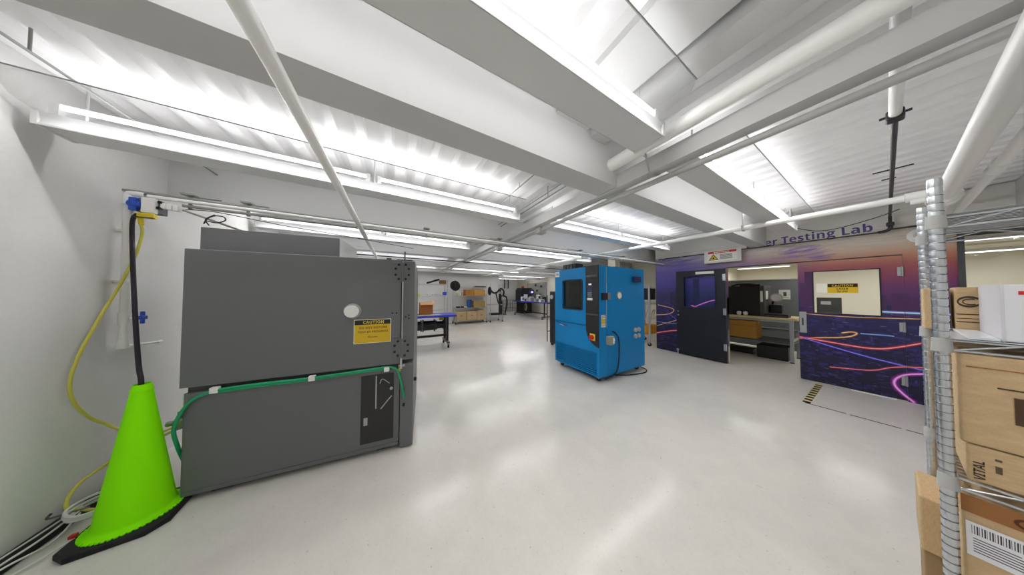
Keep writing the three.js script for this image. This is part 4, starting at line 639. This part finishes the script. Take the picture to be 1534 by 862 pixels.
// floor tape: striped piece and thin line
(function tape() {
  const o = thing('floor_tape', 'black and yellow striped tape on the floor before the mural door', 'floor tape');
  for (let i = 0; i < 9; i++) { part(o, 'stripe', bx(5.03 + i * 0.135, 0.0005, -0.605, 5.03 + i * 0.135 + 0.07, 0.0022, -0.54), M.black); part(o, 'yellow_stripe', bx(5.1 + i * 0.135, 0.0005, -0.605, 5.1 + i * 0.135 + 0.064, 0.002, -0.54), S(0xd8c98e, 0.5)); }
  const l = thing('floor_tape', 'thin dark tape line leading away from the striped tape', 'floor tape');
  for (let i = 0; i < 14; i++) part(l, 'tape_piece', bx(5.005, 0.0004, -0.58 + i * 0.11, 5.025, 0.0018, -0.58 + i * 0.11 + (i % 3 === 2 ? 0.085 : 0.107)), S(0x3b3428, 0.6));
  single('floor_strip', bx(6.29, 0.0, -0.3, 6.325, 0.008, 0.05, 0.002), M.paper, 'white threshold strip beneath the printed door', 'strip');
})();
// ================= far end of the room =================
function mobileBench(label, x0, x1, z0, z1, y, legs = 'x') {
  const o = thing('work_bench', label, 'bench');
  part(o, 'bench_top', bx(x0, y - 0.055, z0, x1, y, z1, 0.012), M.benchBlue, 'blue laminate bench top');
  const ends = legs === 'x' ? [[x0 + 0.2, 0], [x1 - 0.22, 0]] : [[0, z0 + 0.2], [0, z1 - 0.2]];
  for (const [ex, ez] of ends) {
    if (legs === 'x') {
      for (const s of [z0 + 0.2, z1 - 0.2]) part(o, 'leg', bx(ex - 0.03, 0.15, s - 0.025, ex + 0.03, y - 0.055, s + 0.025), M.black);
      part(o, 'foot_rail', bx(ex - 0.035, 0.12, z0 + 0.02, ex + 0.035, 0.17, z1 - 0.02, 0.006), S(0x6f675a, 0.5, 0.4));
      for (const s of [z0 + 0.05, z1 - 0.05]) { const c = part(o, 'caster', disc(ex, 0.055, s, 0.055, 0.035, 'x', 18), M.rubber); part(c, 'caster_fork', bx(ex - 0.026, 0.055, s - 0.03, ex + 0.026, 0.125, s + 0.03, 0.006), M.steelDull); }
    } else {
      for (const s of [x0 + 0.2, x1 - 0.2]) part(o, 'leg', bx(s - 0.025, 0.15, ez - 0.03, s + 0.025, y - 0.055, ez + 0.03), M.black);
      part(o, 'foot_rail', bx(x0 + 0.02, 0.12, ez - 0.035, x1 - 0.02, 0.17, ez + 0.035, 0.006), M.darkSteel);
      for (const s of [x0 + 0.05, x1 - 0.05]) { const c = part(o, 'caster', disc(s, 0.055, ez, 0.055, 0.035, 'z', 18), M.rubber); part(c, 'caster_fork', bx(s - 0.03, 0.055, ez - 0.026, s + 0.03, 0.125, ez + 0.026, 0.006), M.steelDull); }
    }
  }
  part(o, 'stretcher', legs === 'x' ? bx(x0 + 0.2, 0.27, z0 + 0.35, x1 - 0.22, 0.33, z0 + 0.4) : bx(x0 + 0.35, 0.27, z0 + 0.2, x0 + 0.4, 0.33, z1 - 0.2), M.black);
  return o;
}
mobileBench('blue topped mobile bench with cable reels beneath, beyond the grey chamber', -0.55, 1.52, -6.62, -5.87, 0.905, 'x');
(function benchStuff() {
  const b = thing('cardboard_box', 'open brown cardboard box standing on the blue bench', 'box');
  part(b, 'box_body', bx(0.6, 0.906, -6.5, 0.93, 1.24, -6.2, 0.004), S(0xb06f3c, 0.85));
  part(b, 'flap', [(() => { const g = bx(-0.165, 0, 0, 0.165, 0.006, 0.12); g.rotateX(0.5); g.translate(0.765, 1.24, -6.2); return g; })(), (() => { const g = bx(0, 0, -0.15, 0.1, 0.006, 0.15); g.rotateZ(0.6); g.translate(0.93, 1.24, -6.35); return g; })()], S(0xcf9a62, 0.85), 'folded box flap');
  single('cardboard_box', bx(0.2, 0.906, -6.55, 0.54, 1.22, -6.25, 0.004), M.card, 'closed tan cardboard box at the hidden end of the blue bench', 'box');
  for (const [x, z, r] of [[0.6, -6.05, 0.2], [0.82, -6.02, -0.1], [1.0, -6.1, 0.3]]) { const g = bx(-0.11, 0.906, -0.08, 0.11, 0.914, 0.08); g.rotateY(r); g.translate(x, 0, z); single('paper_sheets', g, S(0xd8d3a4, 0.8), 'pale paper sheets lying on the blue bench', 'paper', 'papers on the blue bench'); }
  const reel = (x0, x1, r, label) => { const o = thing('cable_reel', label, 'cable reel'); part(o, 'cable_winding', rod(V(x0, 0.6, -6.25), V(x1, 0.6, -6.25), r * 0.78, 24), M.black); for (const x of [x0, x1]) part(o, 'flange', disc(x, 0.6, -6.25, r, 0.02, 'x', 28), M.darkSteel); part(o, 'axle', rod(V(x0 - 0.014, 0.6, -6.25), V(x1 + 0.014, 0.6, -6.25), 0.03, 8), M.steelDull); };
  reel(0.68, 0.98, 0.17, 'wide black cable reel under the blue bench'); reel(1.03, 1.22, 0.13, 'small black cable reel by the bench leg'); reel(0.3, 0.63, 0.16, 'black cable reel behind the grey chamber edge');
  single('yellow_tag', bx(1.12, 0.72, -6.35, 1.25, 0.81, -6.3, 0.01), M.yellow, 'bright yellow tag hanging by the cable reels', 'tag');
  wireRack('wire rack with tidy shelves behind the blue bench', -0.6, 1.5, -7.5, -7.05, 1.95, [1.80, 1.43, 0.95, 0.25], { plain: true, caster: true, step: 0.12 });
  const lp = thing('equipment_pouch', 'black tool pouch leaning on a small box atop the wire rack', 'pouch'); part(lp, 'pouch_body', (() => { const g = new RoundedBoxGeometry(0.4, 0.06, 0.25, 2, 0.025); g.rotateZ(0.32); g.translate(1.08, 1.89, -7.25); return g; })(), M.softBlack); part(lp, 'strap', hose([V(0.92, 1.83, -7.2), V(1.0, 1.88, -7.1), V(1.15, 1.94, -7.12), V(1.25, 1.96, -7.2)], 0.01, 16, 6), M.softBlack);
  single('cardboard_box', bx(1.3, 1.803, -7.42, 1.48, 1.93, -7.15, 0.006), S(0x8b6a3c, 0.85), 'small brown box on top of the wire rack', 'box');
  single('storage_bin', bx(1.38, 1.433, -7.25, 1.49, 1.54, -7.1, 0.012), M.valveBlue, 'small blue bin at the wire rack corner', 'bin');
  single('tool_case', bx(0.42, 1.433, -7.08, 0.68, 1.5, -6.98, 0.02), S(0xd6da2e, 0.5), 'yellow green tool case on the wire rack', 'case');
  single('black_case', new THREE.SphereGeometry(0.13, 20, 14).scale(1, 1.05, 0.8).translate(0.5, 1.58, -7.25), M.softBlack, 'rounded black bag above the yellow tool case', 'bag');
  for (const x of [0.9, 1.12]) single('small_tray', [bx(x, 1.432, -7.3, x + 0.16, 1.438, -7.12), bx(x, 1.438, -7.3, x + 0.006, 1.475, -7.12), bx(x + 0.154, 1.438, -7.3, x + 0.16, 1.475, -7.12)], M.greyLight, 'small grey tray on the wire rack', 'tray', 'small trays on the rack');
})();
(function rackB() {
  wireRack('wide wire rack of cardboard boxes against the end wall', 2.5, 4.08, -10.45, -9.95, 1.95, [1.8, 1.375, 0.775, 0.15], { plain: true, caster: true, step: 0.12 });
  [[2.56, 3.04, 0.44], [3.07, 3.58, 0.44], [3.6, 4.04, 0.47]].forEach(([a, b, h], i) => { const c = carton(['plain tan carton by the post on the bottom shelf of wide rack', 'tan carton with a stamp in the middle of the bottom shelf', 'tan carton by the wire cart on the bottom shelf'][i], a, b, 0.153, 0.153 + h, -10.4, -9.98, { tape: 0 }); part(c, 'print', panel(0.16, 0.06, (a + b) / 2, 0.4, -9.978), printMat(64, 24, (g) => { g.fillStyle = '#5d4a2c'; g.fillRect(4, 4, 56, 4); g.fillRect(10, 12, 44, 8); })); });
  carton('deep brown carton open at top on third shelf of wide rack', 3.0, 3.4, 1.378, 1.66, -10.4, -10.0, { tape: 0, mat: S(0xb57f3a, 0.85) }); carton('golden carton beside the open one on third rack shelf', 3.43, 4.02, 1.378, 1.66, -10.4, -10.0, { tape: 0, mat: S(0xc99a4e, 0.85) });
  carton('olive tan carton beside the blue bin on second rack shelf', 3.42, 4.02, 0.778, 1.1, -10.4, -10.0, { tape: 0, mat: S(0xa98f58, 0.85) });
  const bn = thing('waste_bin', 'blue plastic bin on the second shelf of the wide rack', 'bin'); part(bn, 'bin_body', new THREE.CylinderGeometry(0.13, 0.1, 0.38, 20).translate(3.22, 0.968, -10.15), M.binBlue); part(bn, 'bin_rim', new THREE.TorusGeometry(0.13, 0.012, 8, 20).rotateX(Math.PI / 2).translate(3.22, 1.158, -10.15), M.binBlue);
  for (const [x, w] of [[2.6, 0.16], [2.8, 0.13]]) single('power_tool', new RoundedBoxGeometry(w, 0.07, 0.2, 2, 0.02).translate(x + 0.06, 0.812, -10.1), M.softBlack, 'small black gadget on the second rack shelf', 'gadget', 'black gadgets on the rack');
  single('white_tray', bx(2.96, 0.778, -10.2, 3.08, 0.83, -10.0, 0.01), M.paper, 'small white tray on the second rack shelf', 'tray');
  for (const [x, h, m, what] of [[2.62, 0.12, M.tan, 'short pale tan'], [2.74, 0.2, M.paper, 'tall white'], [2.86, 0.16, M.card, 'medium brown']]) single('supply_jar', new THREE.CylinderGeometry(0.05, 0.05, h, 14).translate(x, 1.378 + h / 2, -10.1), m, `${what} supply jar on the third shelf of the wide rack`, 'jar', 'supply jars on the rack');
  single('flat_tray', bx(3.5, 1.803, -10.4, 4.05, 1.84, -10.0, 0.008), M.darkSteel, 'flat dark tray on top of the wide rack', 'tray');
  const bg = thing('cable_bundle', 'bundle of black cable hung on the wide rack corner', 'cable'); const q = []; for (let i = 0; i < 5; i++) q.push(new THREE.TorusGeometry(0.16 + 0.02 * (i % 3), 0.035, 8, 24).rotateY(0.3 * i - 0.5).translate(2.42 + 0.03 * i, 1.83 + 0.03 * (i % 2), -9.9)); part(bg, 'coil', q, M.softBlack); part(bg, 'cable_core', new THREE.SphereGeometry(0.17, 18, 14).scale(1, 1.05, 0.6).translate(2.48, 1.84, -9.9), M.softBlack); part(bg, 'strap', bx(2.44, 1.95, -9.93, 2.52, 2.08, -9.87, 0.01), M.softBlack);
  wireRack('narrow wire cart with black hose beside the wide rack', 4.24, 4.94, -10.35, -9.85, 1.98, [1.5, 0.9, 0.35], { plain: true, caster: true, step: 0.12 });
  const bh = thing('vacuum_hose', 'black corrugated hose draped over the wire cart', 'hose'); part(bh, 'hose_body', hose([V(4.3, 1.62, -9.9), V(4.42, 1.5, -9.8), V(4.6, 1.55, -9.8), V(4.8, 1.72, -9.8), V(4.98, 1.6, -9.8), V(4.96, 1.35, -9.8)], 0.045, 50, 10), M.softBlack); part(bh, 'hanging_end', hose([V(4.52, 1.52, -9.8), V(4.58, 1.25, -9.78), V(4.66, 1.0, -9.78), V(4.78, 0.85, -9.78)], 0.035, 30, 8), M.softBlack);
  single('black_bag', new THREE.SphereGeometry(0.2, 18, 14).scale(0.4, 1.1, 0.8).translate(4.16, 1.6, -9.75), M.softBlack, 'black bag hung between the racks', 'bag');
  single('dark_tray', bx(4.35, 0.353, -10.25, 4.85, 0.45, -9.9, 0.03), M.softBlack, 'dark tool tray on the lowest cart shelf', 'tray');
})();
(function alcove() {
  const pl = thing('machine', 'dark floor machine by the alcove corner', 'machine'); part(pl, 'machine_body', bx(6.0, 0.05, -13.6, 6.6, 0.95, -13.0, 0.03), M.darkSteel); part(pl, 'machine_head', [bx(6.05, 0.95, -13.5, 6.5, 1.35, -13.1, 0.02), bx(6.15, 1.35, -13.4, 6.5, 1.7, -13.15, 0.02)], M.softBlack); part(pl, 'machine_panel', bx(6.15, 1.42, -13.148, 6.45, 1.6, -13.14), M.greyLight); part(pl, 'pipe', hose([V(6.5, 1.3, -13.1), V(6.8, 1.2, -13.0), V(6.85, 0.7, -13.0), V(6.7, 0.1, -12.95)], 0.05, 24, 8), M.softBlack); part(pl, 'foot', bx(5.9, 0, -13.7, 6.75, 0.05, -12.85), M.black);
  const rl = thing('guard_rail', 'low grey metal rail along the alcove end', 'rail'); for (let i = 0; i < 9; i++) part(rl, 'post', rod(V(6.9 + i * 0.22, 0, -14.6), V(6.9 + i * 0.22, 0.95, -14.6), 0.025, 8), M.conduit); for (const y of [0.3, 0.62, 0.93]) part(rl, 'rail_bar', rod(V(6.9, y, -14.6), V(8.66, y, -14.6), 0.022, 8), M.conduit);
  mobileBench('blue topped mobile bench loaded with instruments in the far alcove', 7.15, 8.0, -12.65, -9.2, 0.97, 'z');
  const cb = thing('black_cabinet', 'tall black cabinet standing behind the far blue bench', 'cabinet'); part(cb, 'cabinet_body', bx(8.05, 0.0, -13.7, 8.9, 1.85, -12.9, 0.01), M.black); part(cb, 'cabinet_door', bx(8.09, 0.1, -12.9, 8.86, 1.78, -12.885, 0.004), M.softBlack); part(cb, 'red_beacon', new THREE.CylinderGeometry(0.1, 0.1, 0.14, 16).translate(8.3, 1.92, -13.2), M.red, 'red beacon');
  const bc = thing('instrument_case', 'black boxy instrument on the far blue bench', 'instrument'); part(bc, 'case_body', bx(7.3, 0.971, -12.55, 7.95, 1.72, -11.8, 0.01), M.softBlack); part(bc, 'paper_note', bx(7.5, 1.1, -11.8, 7.8, 1.4, -11.795), M.paper);
  const ul = thing('purple_lamp', 'small round lamp glowing violet above the far bench', 'lamp', [7.5, 1.55, -10.9]); part(ul, 'lamp_body', new THREE.CylinderGeometry(0.16, 0.16, 0.06, 20).rotateX(Math.PI / 2), M.navy); part(ul, 'lamp_lens', new THREE.SphereGeometry(0.07, 16, 12).translate(0, 0, 0.05), S(0xffffff, 0.4, 0, { emissive: 0x6a4cff, emissiveIntensity: 1.0 }), 'glowing violet lens'); part(ul, 'stand', rod(V(0, -0.1, -0.02), V(0, -0.579, -0.02), 0.03, 8), M.black);
  const pv = new THREE.PointLight(0x6a4cff, 0.12); pv.position.set(0, 0, 0.16); ul.add(pv);
  let n = 0; for (const [x, z, w, h, d, m] of [[7.3, -10.6, 0.25, 0.3, 0.2, M.greyLight], [7.6, -10.3, 0.2, 0.42, 0.2, M.paper], [7.35, -10.1, 0.3, 0.2, 0.25, M.greyLight], [7.7, -9.85, 0.2, 0.3, 0.18, M.softBlack], [7.3, -9.6, 0.28, 0.16, 0.2, M.paper], [7.6, -11.3, 0.3, 0.22, 0.3, M.greyLight], [7.3, -11.62, 0.2, 0.28, 0.2, M.paper]]) {
    const o = thing('bench_instrument', ['low grey instrument behind the violet lamp stand', 'tallest white instrument on the far bench', 'squat grey instrument beside the tallest white one', 'black upright instrument near the bench end', 'flat white instrument at the far bench end', 'grey instrument between violet lamp and black case', 'narrow white instrument beside the black boxy case'][n], 'instrument', [x, 0.971, z], rr(-0.3, 0.3), 'instruments on the far bench'); part(o, 'case_body', new RoundedBoxGeometry(w, h, d, 2, 0.02).translate(0, h / 2, 0), m); part(o, 'face_plate', bx(-w * 0.35, h * 0.2, d / 2, w * 0.35, h * 0.8, d / 2 + 0.004), n++ % 2 ? M.darkSteel : M.panelGrey);
  }
  const yr = thing('cable_reel', 'tan cable reel beneath the far blue bench', 'cable reel'); part(yr, 'flange', [new THREE.TorusGeometry(0.2, 0.05, 10, 24).rotateY(1.2).translate(7.4, 0.6, -11.4)], S(0xa89a5a, 0.7)); part(yr, 'cable_winding', new THREE.TorusGeometry(0.12, 0.05, 10, 20).rotateY(1.2).translate(7.42, 0.6, -11.42), M.softBlack);
  single('black_crate', bx(7.3, 0.34, -12.4, 7.9, 0.85, -11.8, 0.02), M.black, 'black crate on the frame under the far bench', 'crate');
  const pb = thing('pegboard', 'grey panel board with fittings on the alcove wall', 'board'); part(pb, 'board_panel', bx(9.14, 0.9, -13.9, 9.19, 2.25, -11.5, 0.005), S(0x9a9b93, 0.7)); for (const [y, z] of [[2.0, -12.8], [1.6, -12.6], [1.6, -13.2], [1.3, -12.2], [1.9, -12.1]]) part(pb, 'fitting', bx(9.08, y, z, 9.14, y + 0.14, z + 0.12, 0.01), M.darkSteel);
  const ch = thing('cable_ladder', 'vertical dark cable ladder on the alcove wall', 'cable ladder'); for (const x of [7.9, 8.25]) part(ch, 'rail', bx(x, 1.85, -15.5, x + 0.05, 2.7, -15.42), M.darkSteel); for (let i = 0; i < 5; i++) part(ch, 'rung', bx(7.9, 1.95 + i * 0.16, -15.48, 8.3, 1.98 + i * 0.16, -15.44), M.conduit);
  // narrow black cabinet just behind the blue chamber
  const nc = thing('server_cabinet', 'narrow black cabinet half hidden behind the blue chamber', 'cabinet'); part(nc, 'cabinet_body', bx(3.99, 0.06, -4.85, 4.6, 1.56, -4.2, 0.008), M.black); part(nc, 'side_rail', [rod(V(3.9, 0.1, -4.86), V(3.9, 1.45, -4.86), 0.014, 8), rod(V(3.9, 0.4, -4.86), V(4.0, 0.4, -4.84), 0.01, 6), rod(V(3.9, 1.2, -4.86), V(4.0, 1.2, -4.84), 0.01, 6)], M.black); part(nc, 'gauge', disc(3.975, 1.4, -4.75, 0.06, 0.03, 'x', 18), M.greyLight); for (const [x, z] of [[4.04, -4.8], [4.55, -4.8], [4.04, -4.25], [4.55, -4.25]]) part(nc, 'foot', bx(x - 0.03, 0, z - 0.03, x + 0.03, 0.06, z + 0.03), M.rubber);
  // mobile rack at the end of the mural wall
  wireRack('grey mobile rack with bins at the end of the mural wall', 6.36, 7.1, -3.85, -3.32, 1.75, [1.7, 1.22, 0.78, 0.3], { plain: true, caster: true, step: 0.1, r: 0.03 });
  single('black_monitor', bx(6.5, 1.32, -3.75, 6.98, 1.66, -3.45, 0.01), M.black, 'black box on the top bay of the mobile rack', 'box');
  single('orange_bin', bx(6.45, 0.305, -3.8, 7.0, 0.56, -3.4, 0.02), M.orange, 'orange plastic bin on the mobile rack', 'bin');
  single('white_wires', [hose([V(6.5, 0.8, -3.5), V(6.55, 1.05, -3.45), V(6.7, 1.1, -3.5), V(6.75, 0.85, -3.5)], 0.012, 24, 6), hose([V(6.6, 0.8, -3.4), V(6.7, 0.98, -3.4), V(6.9, 1.0, -3.45), V(6.95, 0.82, -3.5)], 0.012, 24, 6)], M.greyLight, 'loose pale cables heaped on the mobile rack', 'cable');
  single('ceiling_column', bx(5.9, 0, -4.3, 6.15, DECK, -4.05, 0.01), M.cream, 'cream column beside the mobile rack', 'column');
})();
scene.traverse((o) => { if (o.isMesh) { o.castShadow = true; o.receiveShadow = true; } });
renderer.render(scene, camera);
